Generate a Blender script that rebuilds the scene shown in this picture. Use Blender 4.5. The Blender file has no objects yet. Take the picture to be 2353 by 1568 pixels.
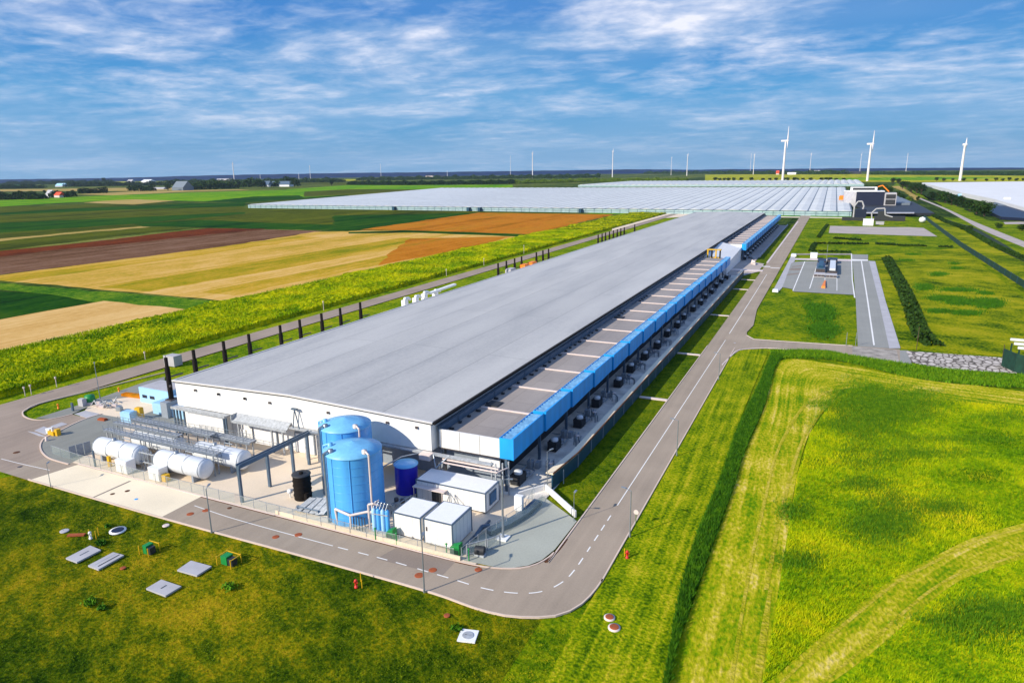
import bpy, math, random
import numpy as np
from mathutils import Vector, Matrix, Euler
random.seed(7); rs = np.random.RandomState(7)
R = math.radians
SC = bpy.context.scene; COL = SC.collection
# ------------------------------------------------------------------ camera
H = 57.0; F = 1564.7; PI_, RO, YA = R(14.068), R(-0.7802), R(-25.141)
fw = Vector((math.sin(YA)*math.cos(PI_), math.cos(YA)*math.cos(PI_), -math.sin(PI_)))
rt0 = Vector((math.cos(YA), -math.sin(YA), 0)); up0 = rt0.cross(fw)
rt = math.cos(RO)*rt0 + math.sin(RO)*up0; up = -math.sin(RO)*rt0 + math.cos(RO)*up0
cam = bpy.data.objects.new('camera', bpy.data.cameras.new('camera')); COL.objects.link(cam)
cam.matrix_world = Matrix(((rt.x, up.x, -fw.x, 0), (rt.y, up.y, -fw.y, 0), (rt.z, up.z, -fw.z, H), (0, 0, 0, 1)))
cam.data.sensor_width = 36; cam.data.lens = 36*F/2352; cam.data.clip_end = 60000; cam.data.clip_start = 1
SC.camera = cam
def ray(u, v): return fw*F + rt*(u-1176) + up*(784-v)
def g(u, v, z=0.0):
    d = ray(u, v); t = (z-H)/d.z
    return Vector((d.x*t, d.y*t, z))
CR = dict(A=(0,1050,2.941),B=(600,1100,3.92),C=(1000,1150,3.136),D=(1300,700,2.614),E=(0,480,2.34),F=(1000,480,2.353),G=(1900,330,2.265),H=(2050,620,2.647),I=(0,430,1.681),J=(0,1350,2.353),K=(1000,1350,2.353),L=(1900,950,1.5545),M=(2400,480,4.356),N=(2100,620,5.8075))
def c(k, x, y, z=0.0):
    x0, y0, s = CR[k]; return g((x0+x/s)*.8003, (y0+y/s)*.8003, z)
def cs(k, pts, z=0.0): return [c(k, x, y, z) for x, y in pts]
def gs(pts, z=0.0): return [g(x, y, z) for x, y in pts]
def far(u, vtop, dist):
    d = ray(u, vtop); hd = math.hypot(d.x, d.y); t = dist/hd
    return Vector((d.x*t, d.y*t, 0)), H + d.z*t
# ------------------------------------------------------------------ materials
def lin(x):
    x /= 255.; return x/12.92 if x <= .04045 else ((x+.055)/1.055)**2.4
def S(r, g_, b, k=1.0): return (min(lin(r)*k, .9), min(lin(g_)*k, .9), min(lin(b)*k, .9), 1)
class NT:
    def __init__(s, name):
        s.m = bpy.data.materials.new(name); s.m.use_nodes = True; s.t = s.m.node_tree
        s.b = s.t.nodes['Principled BSDF']
    def n(s, typ, **kw):
        n = s.t.nodes.new(typ)
        for k, v in kw.items():
            if k in n.inputs.keys(): n.inputs[k].default_value = v
            else: setattr(n, k, v)
        return n
    def l(s, a, b): s.t.links.new(a, b)
    def coord(s, scale=(1, 1, 1), rot=0, src='Object'):
        tc = s.n('ShaderNodeTexCoord'); mp = s.n('ShaderNodeMapping')
        mp.inputs['Scale'].default_value = scale; mp.inputs['Rotation'].default_value = (0, 0, rot)
        if rot:   # rotate first, then stretch
            m0 = s.n('ShaderNodeMapping'); m0.inputs['Rotation'].default_value = (0, 0, rot); mp.inputs['Rotation'].default_value = (0, 0, 0)
            s.l(tc.outputs[src], m0.inputs[0]); s.l(m0.outputs[0], mp.inputs[0])
        else: s.l(tc.outputs[src], mp.inputs[0])
        return mp.outputs[0]
    def noise(s, co, scale, detail=3, rough=.55, dist=0):
        n = s.n('ShaderNodeTexNoise'); n.inputs['Scale'].default_value = scale; n.inputs['Detail'].default_value = detail
        n.inputs['Roughness'].default_value = rough; n.inputs['Distortion'].default_value = dist
        s.l(co, n.inputs['Vector']); return n.outputs['Fac']
    def math(s, op, a, b=None, clamp=False):
        n = s.n('ShaderNodeMath'); n.operation = op; n.use_clamp = clamp
        for i, x in enumerate((a, b)):
            if x is None: continue
            if hasattr(x, 'links'): s.l(x, n.inputs[i])
            else: n.inputs[i].default_value = x
        return n.outputs[0]
    def ramp(s, f, stops):
        r = s.n('ShaderNodeValToRGB'); e = r.color_ramp.elements
        while len(e) < len(stops): e.new(.5)
        for i, (p, col) in enumerate(stops): e[i].position = p; e[i].color = col
        s.l(f, r.inputs[0]); return r.outputs[0]
    def bump(s, h, strength=.3, dist=.1):
        b = s.n('ShaderNodeBump'); b.inputs['Strength'].default_value = strength; b.inputs['Distance'].default_value = dist
        s.l(h, b.inputs['Height']); s.l(b.outputs[0], s.b.inputs['Normal'])
def ground_mat(name, stops, layers, rough=.95, bump=.4, bd=.15, detail=3):
    """layers: (weight, noise scale, stretch xyz, rotation, coordinate source)"""
    t = NT(name); tot = None; last = None; W = sum(l[0] for l in layers)
    for w, sc, st, ro, src in layers:
        f = t.noise(t.coord(st, ro, src), sc, detail)
        last = f; f = t.math('MULTIPLY', t.math('SUBTRACT', f, .5), w/W*len(layers)**.5*2.0)
        tot = f if tot is None else t.math('ADD', tot, f)
    tot = t.math('ADD', tot, .5, True)
    t.l(t.ramp(tot, stops), t.b.inputs['Base Color'])
    t.b.inputs['Roughness'].default_value = rough; t.b.inputs['Specular IOR Level'].default_value = .04
    if bump: t.bump(last, bump, bd)
    return t.m
O = 'Object'; U = 'UV'; I3 = (1, 1, 1)
def even(cols):
    n = len(cols); return [(.12+.76*i/(n-1), q) for i, q in enumerate(cols)]
M = {}
def grass(name, cols, layers=None, bump=.9, bd=.3):
    M[name] = ground_mat(name, even(cols), layers or [(1, .035, I3, 0, O), (1, .3, I3, .6, O), (1.3, 2.2, I3, 0, O)], bump=bump, bd=bd, detail=4)
K = .8
grass('lawn', [S(24,52,2,.72), S(58,84,3,.72), S(98,112,5,.74), S(144,138,8,.76), S(178,152,24,.76)], [(1.7, .03, I3, 0, O), (1.3, .16, (1,2.2,1), .6, O), (1.2, 1.8, I3, 0, O)])
grass('verge', [S(56,90,2,.85), S(96,128,4,.85), S(138,152,8,.85), S(168,162,24,.85)])
grass('verge_rows', [S(56,88,2,.9), S(104,130,4,.9), S(150,158,8,.9), S(188,174,40,.9)], [(1.3, .9, (1,.03,1), R(-1), O), (.9, .2, I3, 0, O), (1.4, 2.2, I3, 0, O)])
grass('strip_lawn', [S(44,74,4,K), S(76,104,6,K), S(108,124,10,K), S(128,132,16,K)])
grass('tall_meadow', [S(52,100,2,.95), S(104,142,3,.95), S(154,172,4,.95), S(184,184,8,.95), S(204,190,28,.95)], [(1.6, .03, I3, 0, O), (1.1, .14, (1,1.6,1), .4, O), (1.1, 1.5, I3, 0, O)])
grass('mown', [S(84,128,3,.9), S(128,150,6,.9), S(168,166,20,.9), S(200,184,56,.9), S(222,198,108,.9)], [(1.9, .5, (1,.03,1), 0, U), (1.3, .1, I3, 0, O), (1.4, 2.0, (1,.5,1), 0, O)])
grass('mown_pale', [S(130,144,8,.9), S(166,160,28,.9), S(196,178,64,.9), S(212,192,96,.9)], [(1.4, .5, (1,.05,1), 0, U), (1.2, .3, I3, 0, O), (1.2, 2.0, I3, 0, O)])
grass('rough_pasture', [S(30,66,2,.8), S(84,112,4,.8), S(136,146,6,.8), S(164,160,18,.8), S(180,168,40,.8)], [(1.3, .03, (.8,1.1,1), .5, O), (1.1, .15, (.7,1,1), .3, O), (1.2, 1.2, I3, 0, O)])
grass('right_lawn', [S(44,86,2,.82), S(86,118,4,.82), S(130,146,6,.82), S(158,156,16,.82)], [(1.2, .09, (1,.6,1), 0, O), (1.1, .6, I3, 0, O), (1, 2., I3, 0, O)])
FR = 0.0
def field(name, cols, rows=1.0, sc=.03, rot=None, k=K):
    cols = [S(*q, k) for q in cols]; rr = FR if rot is None else rot
    M[name] = ground_mat(name, even(cols), [(1.5*rows, sc, (1,.045,1), rr, O), (.9, .01, I3, 0, O), (.9, .1, (1,.4,1), rr, O), (1.0, .35, (1,.02,1), rr, O), (.9, .7, (1,.5,1), 0, O)], bump=0, detail=3)
field('stubble', [(172,150,40), (206,164,66), (222,178,98), (230,188,116)], 1.2, k=.84)
field('stubble_green', [(120,128,10), (164,146,20), (202,160,48), (214,174,84)], 1.3, k=.84)
field('near_stubble', [(190,146,76), (214,170,100), (228,188,122)], 1., k=.86)
field('orange_crop', [(134,96,8), (186,112,14), (206,130,32), (152,118,12)], 1.2, k=.8)
field('brown_soil', [(70,40,16), (104,70,42), (128,94,70), (140,106,84)], 1.2)
field('red_soil', [(54,24,8), (96,46,16), (128,58,20), (80,54,20)], 1.2)
field('dark_crop', [(8,44,2), (22,70,2), (44,88,4), (66,92,6)], 1.)  # dark green crop; the deep tone also stands in for cloud shade
field('olive_crop', [(46,58,6), (72,82,8), (92,100,12), (106,106,18)], 1.)
field('bright_crop', [(40,110,2), (76,138,2), (120,160,4), (150,164,8)], 1., k=.9)
field('pale_far', [(150,140,60), (190,160,90), (196,170,110)], 1.)
field('yellow_far', [(130,140,10), (176,176,20), (200,190,60)], 1.)
field('far_land', [(20,44,12), (50,74,20), (96,112,36), (150,140,70)], 1., sc=.004)
grass('crop_leaf', [S(64,92,2,.95), S(124,142,2,.95), S(180,178,4,.95), S(214,200,10,.95)], [(1.2, .05, I3, 0, O), (1, .5, I3, 0, O), (1, 3., I3, 0, O)], bump=0)
grass('green_strip', [S(30,88,14,K), S(60,112,16,K), S(104,140,20,K), S(140,156,40,K)])
def paved(name, col, var=.12, sc=.6, rough=.85, patches=None, bump=.15):
    t = NT(name); a = t.noise(t.coord(), sc*.12, 4); b = t.noise(t.coord(), sc*6, 3)
    f = t.math('ADD', t.math('MULTIPLY', a, .65), t.math('MULTIPLY', b, .35))
    if 'asphalt' in name: f = t.math('ADD', t.math('MULTIPLY', f, .72), t.math('MULTIPLY', t.noise(t.coord((1,.03,1)), .8, 4), .28))
    d = tuple(x*(1-var*1.6) for x in col[:3])+(1,); e = tuple(min(x*(1+var*1.3), .95) for x in col[:3])+(1,)
    t.l(t.ramp(f, [(.32, d), (.5, col), (.68, e)]), t.b.inputs['Base Color'])
    t.b.inputs['Roughness'].default_value = rough; t.b.inputs['Specular IOR Level'].default_value = .3
    if bump: t.bump(b, bump, .02)
    M[name] = t.m; return t
paved('asphalt', S(168,152,134,.86), .14)
paved('old_asphalt', S(166,148,132,.82), .18)
paved('yard_asphalt', S(144,144,136,.85), .12)
paved('yard_concrete', S(232,212,186,.9), .1)
paved('apron_concrete', S(242,226,196,.92), .08)
paved('grey_paving', S(170,172,160,.88), .14)
paved('lot_asphalt', S(152,152,146,.88), .08)
paved('path_gravel', S(186,174,166,.85), .1)
paved('stone', S(168,160,150,.85), .35, 3)
paved('side_gravel', S(216,210,200,.95), .28, 2.2)
paved('paint', S(238,236,232,.9), .05)
paved('kerb', S(222,200,184,.85), .08)
paved('rust', S(170,88,52,.8), .15, 4)
paved('brown_iron', S(100,62,36,.8), .2, 4)
paved('patch', S(148,134,122,.85), .1)
paved('slab', S(186,184,188,.85), .1, 2)
def solid(name, col, rough=.5, metal=0., var=.06, sc=1.5, spec=.5, stretch=I3):
    t = NT(name); f = t.noise(t.coord(stretch), sc, 4)
    d = tuple(x*(1-var) for x in col[:3])+(1,); e = tuple(min(x*(1+var), .95) for x in col[:3])+(1,)
    t.l(t.ramp(f, [(.3, d), (.7, e)]), t.b.inputs['Base Color'])
    t.b.inputs['Roughness'].default_value = rough; t.b.inputs['Metallic'].default_value = metal
    t.b.inputs['Specular IOR Level'].default_value = spec
    M[name] = t.m; return t
solid('wall_white', S(236,234,230,.92), .55, var=.04, sc=.6)
solid('wall_grey', S(150,160,172,.8), .6)
solid('trim_dark', S(74,66,66), .5)
solid('coping', S(224,220,216,.85), .4)
solid('black', S(22,17,15), .8, spec=.2)
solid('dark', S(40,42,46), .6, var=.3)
solid('blue_panel', S(24,150,226,1.1), .4, var=.16, sc=.5, stretch=(1,1,.2))
solid('light_blue', S(120,190,236,.95), .4)
solid('pale_blue', S(160,206,238,.95), .45)
solid('tank_blue', S(84,170,236,.95), .36, var=.16, sc=.6, stretch=(1,1,.15))
solid('tank_cap', S(120,190,232,.9), .4, var=.08)
solid('deep_blue', S(30,22,176,.9), .35, var=.1)
solid('steel', S(150,158,166), .4, .6, var=.15)
solid('galv', S(172,176,180,.9), .55, .15, var=.25, sc=2)
solid('dark_steel', S(84,104,124,.9), .45, .2, var=.15)
solid('teal_screen', S(26,72,96,.9), .4, var=.2, sc=.8)
solid('pale_tank', S(222,226,230,.9), .4, var=.06)
solid('orange', S(240,130,20), .5)
solid('yellow', S(214,168,20), .5)
solid('green_paint', S(20,130,60), .5)
solid('red', S(200,36,24), .5)
solid('white', S(240,240,240,.9), .45, var=.03)
solid('pink_white', S(226,208,200,.9), .5)
solid('turbine_white', S(236,228,226,.9), .5, var=.02)
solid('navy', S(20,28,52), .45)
solid('glass', S(60,110,150,.8), .08, var=.1)
solid('green_net', S(10,60,44,.8), .8, var=.35, sc=.8)
solid('hedge', S(16,40,8), .9, var=.5, sc=1.2)
solid('bark', S(80,62,44), .9)
solid('roof_red', S(214,70,26), .7)
solid('roof_slate', S(110,120,130), .6)
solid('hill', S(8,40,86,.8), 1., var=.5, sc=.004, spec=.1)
t = solid('mesh_fence', S(170,186,180), .5, .2)
t.b.inputs['Alpha'].default_value = .22
# roof membrane: long seams and welded strips
def roof_mat(name, base, seam, step, cross, amt=.06):
    t = NT(name)
    co = t.coord(); br = t.n('ShaderNodeTexBrick'); br.offset = .5
    sep = t.n('ShaderNodeSeparateXYZ'); t.l(co, sep.inputs[0]); cm = t.n('ShaderNodeCombineXYZ')
    t.l(sep.outputs['Y'], cm.inputs['X']); t.l(sep.outputs['X'], cm.inputs['Y'])
    t.l(cm.outputs[0], br.inputs['Vector'])
    br.inputs['Scale'].default_value = 1; br.inputs['Brick Width'].default_value = cross; br.inputs['Row Height'].default_value = step
    br.inputs['Mortar Size'].default_value = seam; br.inputs['Mortar Smooth'].default_value = .3
    a = tuple(x*(1-amt) for x in base[:3])+(1,); b = tuple(min(1, x*(1+amt)) for x in base[:3])+(1,)
    br.inputs['Color1'].default_value = a; br.inputs['Color2'].default_value = b
    br.inputs['Mortar'].default_value = tuple(x*.62 for x in base[:3])+(1,)
    n = t.noise(t.coord((1,.15,1)), .12, 5); n2 = t.noise(t.coord(), 1.2, 4)
    mx = t.n('ShaderNodeMix'); mx.data_type = 'RGBA'; mx.blend_type = 'MULTIPLY'; mx.inputs[0].default_value = 1
    t.l(br.outputs['Color'], mx.inputs[6])
    t.l(t.ramp(t.math('ADD', t.math('MULTIPLY', n, .7), t.math('MULTIPLY', n2, .3)), [(.33, (.78,.78,.79,1)), (.5, (.98,.97,.96,1)), (.66, (1.08,1.07,1.05,1))]), mx.inputs[7])
    t.l(mx.outputs[2], t.b.inputs['Base Color']); t.b.inputs['Roughness'].default_value = .55
    t.b.inputs['Specular IOR Level'].default_value = .4
    M[name] = t.m
roof_mat('roof_membrane', S(190,188,184,.91), .11, 11.3, 92, .04)
roof_mat('wing_roof', S(160,150,142,.9), .05, 5.6, 7.7, .06)
def leafmat(name, cols):
    t = NT(name); oi = t.n('ShaderNodeObjectInfo')
    f = t.noise(t.coord(), 1.1, 3)
    f = t.math('ADD', f, t.math('MULTIPLY', t.math('SUBTRACT', oi.outputs['Random'], .5), .25))
    t.l(t.ramp(f, even([S(*q) for q in cols])), t.b.inputs['Base Color'])
    t.b.inputs['Roughness'].default_value = .8; t.b.inputs['Specular IOR Level'].default_value = .2; M[name] = t.m
leafmat('leaves', [(10,26,6), (24,48,10), (44,72,14), (70,92,20)])
leafmat('leaves_light', [(30,56,8), (60,92,10), (110,132,20), (150,158,40)])
leafmat('dark_leaf', [(14,52,2), (32,78,3), (58,108,4), (88,134,6)])
leafmat('mid_leaf', [(26,72,2), (52,102,3), (86,130,4), (122,154,6)])
leafmat('reed', [(24,66,2), (52,102,3), (90,134,5), (140,164,12)])
t = NT('meadow_leaf'); f = t.math('ADD', t.math('MULTIPLY', t.noise(t.coord(), .045, 3), .95), t.math('MULTIPLY', t.noise(t.coord(), .9, 3), .55)); f = t.math('SUBTRACT', f, .25)
t.l(t.ramp(f, [(.28, S(50,96,2)), (.4, S(102,142,2)), (.5, S(154,174,3)), (.62, S(188,188,6)), (.74, S(210,192,30))]), t.b.inputs['Base Color']); t.b.inputs['Roughness'].default_value = .9; t.b.inputs['Specular IOR Level'].default_value = .1; M['meadow_leaf'] = t.m
t = NT('lawn_leaf'); f = t.math('ADD', t.math('MULTIPLY', t.noise(t.coord(), .06, 3), .9), t.math('MULTIPLY', t.noise(t.coord(), .7, 3), .6)); f = t.math('SUBTRACT', f, .25)
t.l(t.ramp(f, [(.28, S(26,56,2)), (.43, S(68,98,3)), (.57, S(116,130,5)), (.7, S(172,154,18))]), t.b.inputs['Base Color']); t.b.inputs['Roughness'].default_value = .9; t.b.inputs['Specular IOR Level'].default_value = .1; M['lawn_leaf'] = t.m
# glasshouse roof: whitewashed glass
t = solid('glass_roof', S(214,216,214,.9), .7, spec=.25, var=.08, sc=.02)
solid('white_film', S(226,226,226,.9), .8, spec=.2, var=.04, sc=.02)
solid('glass_wall', S(170,196,200,.85), .25, var=.15, sc=.2)
t = solid('louvre', S(150,205,240,.9), .22, .55, var=.3, sc=1.4)
# ------------------------------------------------------------------ meshes
class MB:
    def __init__(s): s.v = []; s.f = []; s.sm = []; s.uv = None
    def add(s, vs, fs, smooth=False):
        o = len(s.v); s.v += [tuple(p) for p in vs]; s.f += [tuple(i+o for i in q) for q in fs]; s.sm += [smooth]*len(fs); return s
    def box(s, x0, x1, y0, y1, z0, z1, rot=0, cen=None):
        vs = [(x, y, z) for z in (z0, z1) for y in (y0, y1) for x in (x0, x1)]
        if rot:
            cx, cy = cen or ((x0+x1)/2, (y0+y1)/2); ca, sa = math.cos(rot), math.sin(rot)
            vs = [(cx+(x-cx)*ca-(y-cy)*sa, cy+(x-cx)*sa+(y-cy)*ca, z) for x, y, z in vs]
        return s.add(vs, [(0,2,3,1), (4,5,7,6), (0,1,5,4), (2,6,7,3), (0,4,6,2), (1,3,7,5)])
    def tube(s, p, q, r, r2=None, n=8, caps=True):
        p, q = Vector(p), Vector(q); r2 = r if r2 is None else r2
        d = (q-p).normalized(); a = d.cross(Vector((0, 0, 1)) if abs(d.z) < .9 else Vector((1, 0, 0))).normalized(); b = d.cross(a)
        vs = []
        for c_, rr in ((p, r), (q, r2)):
            for i in range(n):
                t_ = 2*math.pi*i/n; vs.append(c_ + a*math.cos(t_)*rr + b*math.sin(t_)*rr)
        s.add(vs, [(i, i+n, (i+1) % n+n, (i+1) % n) for i in range(n)], n > 5)
        if caps: s.add(vs, [tuple(range(n)), tuple(range(2*n-1, n-1, -1))])
        return s
    def path(s, pts, r, n=8):
        for a, b in zip(pts, pts[1:]): s.tube(a, b, r, n=n)
        return s
    def bar(s, p, q, w, h):
        """rectangular beam from p to q"""
        p, q = Vector(p), Vector(q); d = (q-p).normalized()
        a = d.cross(Vector((0, 0, 1))) if abs(d.z) < .95 else Vector((1, 0, 0)); a = a.normalized(); b = a.cross(d)
        vs = [c_ + a*sx*w/2 + b*sy*h/2 for c_ in (p, q) for sx, sy in ((-1,-1), (1,-1), (1,1), (-1,1))]
        return s.add(vs, [(0,1,2,3), (7,6,5,4), (0,4,5,1), (1,5,6,2), (2,6,7,3), (3,7,4,0)])
    def lathe(s, cx, cy, prof, n=32, smooth=True, axis='z', cz=0):
        vs = []
        for r, z in prof:
            for i in range(n):
                t_ = 2*math.pi*i/n
                if axis == 'z': vs.append((cx+r*math.cos(t_), cy+r*math.sin(t_), z))
                else: vs.append((z, cy+r*math.cos(t_), cz+r*math.sin(t_)))
        fs = [(k*n+i, k*n+(i+1) % n, (k+1)*n+(i+1) % n, (k+1)*n+i) for k in range(len(prof)-1) for i in range(n)]
        return s.add(vs, fs, smooth)
    def prism(s, pts, z0, z1):
        n = len(pts); vs = [(p[0], p[1], z0) for p in pts]+[(p[0], p[1], z1) for p in pts]
        return s.add(vs, [tuple(range(n-1, -1, -1)), tuple(range(n, 2*n))]+[(i, (i+1) % n, (i+1) % n+n, i+n) for i in range(n)])
    def quad(s, a, b, c_, d): return s.add([a, b, c_, d], [(0, 1, 2, 3)])
    def wall(s, pts, z0, z1, w):
        """a low wall of width w along a polyline"""
        pts = [Vector((p[0], p[1], 0)) for p in pts]; L = []; Rr = []
        for i, p in enumerate(pts):
            d = (pts[min(i+1, len(pts)-1)]-pts[max(i-1, 0)]).normalized(); nrm = Vector((-d.y, d.x, 0))*w/2
            L.append(p+nrm); Rr.append(p-nrm)
        n = len(pts); vs = [(p.x, p.y, z) for z in (z0, z1) for p in L+Rr]; fs = []
        for i in range(n-1):
            fs += [(2*n+i, 2*n+i+1, 3*n+i+1, 3*n+i), (i, 2*n+i, 2*n+i+1, i+1)[::-1], (n+i, n+i+1, 3*n+i+1, 3*n+i)]
        fs += [(0, n, 3*n, 2*n), (n-1, 3*n-1, 4*n-1, 2*n-1)]
        return s.add(vs, fs)
def mesh(name, mb, m):
    me = bpy.data.meshes.new(name)
    me.from_pydata(mb.v, [], mb.f); me.polygons.foreach_set('use_smooth', mb.sm)
    if mb.uv is not None:
        uvl = me.uv_layers.new(name='UVMap'); idx = np.zeros(len(me.loops), np.int32); me.loops.foreach_get('vertex_index', idx)
        uvl.data.foreach_set('uv', np.array(mb.uv, np.float32)[idx].ravel())
    me.materials.append(M[m] if isinstance(m, str) else m)
    return me
def wloc(o):
    v = Vector((0, 0, 0))
    while o is not None: v = v + o.location; o = o.parent
    return v
def obj(name, mb, m, parent=None, label=None):
    off = wloc(parent)
    if off.length > 0: mb.v = [(x-off.x, y-off.y, z-off.z) for x, y, z in mb.v]
    o = bpy.data.objects.new(name, mesh(name, mb, m)); COL.objects.link(o)
    if parent is not None: o.parent = parent
    if label: o['label'] = label
    return o
def tag(o, label=None, cat=None, group=None, kind=None):
    if label: o['label'] = label
    if cat: o['category'] = cat
    if group: o['group'] = group
    if kind: o['kind'] = kind
    return o
def thing(name, loc, label, cat, group=None):
    o = bpy.data.objects.new(name, None); COL.objects.link(o); o.location = loc; o.empty_display_size = .5
    return tag(o, label, cat, group)
def copy_tree(src, parent=None):
    q = src.copy(); COL.objects.link(q)
    if parent is not None: q.parent = parent
    for ch in list(src.children): copy_tree(ch, q)
    return q
def put(proto, used, loc, rz=0, label=None, scale=None, group=None):
    q = proto if not used else copy_tree(proto)
    q.location = loc; q.rotation_euler = (0, 0, rz)
    if scale: q.scale = (scale,)*3 if not hasattr(scale, '__len__') else scale
    if label: q['label'] = label
    if group: q['group'] = group
    return q
SZ = [0.0]
def sheet(name, pts, m, z):
    mb = MB(); mb.add([(p[0], p[1], z) for p in pts], [tuple(range(len(pts)))])
    o = obj(name, mb, m); me = o.data
    if me.polygons[0].normal.z < 0: me.flip_normals()
    return tag(o, kind='structure')
def resample(pts, n):
    pts = [Vector((p[0], p[1], 0)) for p in pts]
    # Catmull-Rom smooth first
    P = [pts[0]]+pts+[pts[-1]]; out = []
    for i in range(1, len(P)-2):
        for k in range(12):
            t_ = k/12; a, b, c_, d = P[i-1], P[i], P[i+1], P[i+2]
            out.append(.5*((2*b)+(c_-a)*t_+(2*a-5*b+4*c_-d)*t_*t_+(-a+3*b-3*c_+d)*t_**3))
    out.append(pts[-1]); L = [0]
    for a, b in zip(out, out[1:]): L.append(L[-1]+(b-a).length)
    res = []; j = 0
    for k in range(n):
        s_ = L[-1]*k/(n-1)
        while j < len(L)-2 and L[j+1] < s_: j += 1
        t_ = (s_-L[j])/max(L[j+1]-L[j], 1e-9); res.append(out[j].lerp(out[j+1], min(t_, 1)))
    return res
def ribbon(name, left, right, m, z, n=60):
    A, B = resample(left, n), resample(right, n); mb = MB(); mb.uv = []; d = 0; vs = []
    for i in range(n):
        if i: d += ((A[i]+B[i])/2-(A[i-1]+B[i-1])/2).length
        w = (A[i]-B[i]).length
        vs += [(A[i].x, A[i].y, z), (B[i].x, B[i].y, z)]; mb.uv += [(0, d), (w, d)]
    mb.add(vs, [(2*i, 2*i+2, 2*i+3, 2*i+1) for i in range(n-1)])
    o = obj(name, mb, m)
    if o.data.polygons[0].normal.z < 0: o.data.flip_normals()
    return tag(o, kind='structure')

# ------------------------------------------------------------------ SETTING: ground, fields
gm = MB(); n = 96; rr = [0, 300, 900, 2500, 5000, 10500]
vs = [(0, 0, -.3)]; fs = []
for r_ in rr[1:]:
    for i in range(n): vs.append((r_*math.cos(2*math.pi*i/n), r_*math.sin(2*math.pi*i/n), -.3))
for i in range(n): fs.append((0, 1+i, 1+(i+1) % n))
for k in range(len(rr)-2):
    for i in range(n): a, b = 1+k*n+i, 1+k*n+(i+1) % n; fs.append((a, a+n, b+n, b))
gm.add(vs, fs); tag(obj('ground', gm, 'far_land'), kind='structure')
FI = [-.25]
def rag(pts):
    out = []; n_ = len(pts)
    for i in range(n_):
        p, q = Vector((pts[i][0], pts[i][1], 0)), Vector((pts[(i+1) % n_][0], pts[(i+1) % n_][1], 0)); L_ = (q-p).length
        if L_ < 1: continue
        k_ = min(40, max(1, int(L_/12))); nn = Vector((-(q-p).y, (q-p).x, 0)).normalized(); am = min(2.6, .0035*math.hypot(p.x, p.y), L_/k_*.25)
        for j in range(k_): out.append(p.lerp(q, j/k_)+(nn*random.uniform(-am, am) if j else Vector()))
    return out
def F_(name, pts, m, z=0):
    FI[0] += .0022; return sheet(name, rag(pts) if 'field' in name or 'strip' in name else pts, m, FI[0])
# near half
F_('lawn', gs([(-260,2200), (-260,900), (-60,925), (0,930), (126,925), (410,850), (1500,1050), (1700,1180), (1700,2200)]), 'lawn', -.16)
F_('left_verge', [(-222,60), (-222,905), (-120,905), (-120,104), (-150,60)], 'verge', -.14)
F_('side_lawn', [(-48,96), (-48,745), (-34,760), (-34,96)], 'strip_lawn', -.12)
F_('right_ground', [(-30,40), (-30,900), (140,900), (300,300), (200,-20), (0,-20)], 'right_lawn', -.15)
# right of the road: verge, ditch, mown band, tall meadow
ribbon('roadside_verge', [(-25.5,40), (-25.4,90), (-25.6,160), (-25.5,232)], [(-11,40), (-13,90), (-15.5,150), (-15,228)], 'verge_rows', -.10)
dl = [(-12,46), (-13.3,68), (-15.6,102), (-16.6,154), (-16.2,205)]; dr = [(-7,46), (-9.5,72), (-11.8,102), (-12.4,140), (-12.6,190)]
ribbon('mown_strip', cs('L', [(20,1568), (190,1060), (320,700), (370,540), (460,330), (530,130), (800,150), (1100,200), (1615,268)]),
       cs('L', [(450,1568), (515,1180), (560,900), (600,650), (660,450), (760,310), (850,250), (1200,300), (1800,350)]), 'mown', -.09, 90)
sheet('tall_meadow', cs('L', [(440,1700), (440,1568), (515,1180), (560,900), (600,650), (660,450), (760,310), (850,250), (1200,300), (1800,350), (2600,1568), (1700,1700)]), 'tall_meadow', -.11)
ribbon('mown_strip', cs('L', [(300,1700), (470,1568), (700,1370), (1000,1125), (1200,1010), (1400,915), (1615,855), (1900,800)]),
       cs('L', [(560,1700), (750,1568), (950,1420), (1200,1200), (1330,1110), (1450,1065), (1615,1010), (1900,930)]), 'mown', -.07, 80)
ribbon('mown_strip', cs('L', [(398,1600), (440,1330), (475,1150)]), cs('L', [(436,1600), (474,1330), (490,1150)]), 'mown_pale', -.055, 30)
for L1, L2 in (([(300,1568), (350,1250), (400,980), (450,760), (500,560), (560,430), (640,320), (760,255)], [(318,1568), (366,1250), (415,980), (464,760), (513,560), (572,436), (650,328), (764,262)]),
               ([(455,1150), (520,820), (590,560), (650,430), (740,320), (850,262)], [(475,1150), (538,820), (604,566), (662,436), (750,328), (856,268)]),
               ([(700,1568), (900,1400), (1150,1180), (1320,1075), (1450,1035), (1615,985)], [(722,1568), (918,1406), (1162,1190), (1330,1084), (1456,1043), (1618,994)]),
               ([(520,1568), (720,1375), (1010,1135), (1210,1022), (1400,930), (1615,872)], [(540,1568), (738,1382), (1024,1143), (1220,1031), (1406,938), (1618,880)])):
    ribbon('mower_track', cs('L', L1), cs('L', L2), 'mown_pale', -.05, 60)
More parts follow.
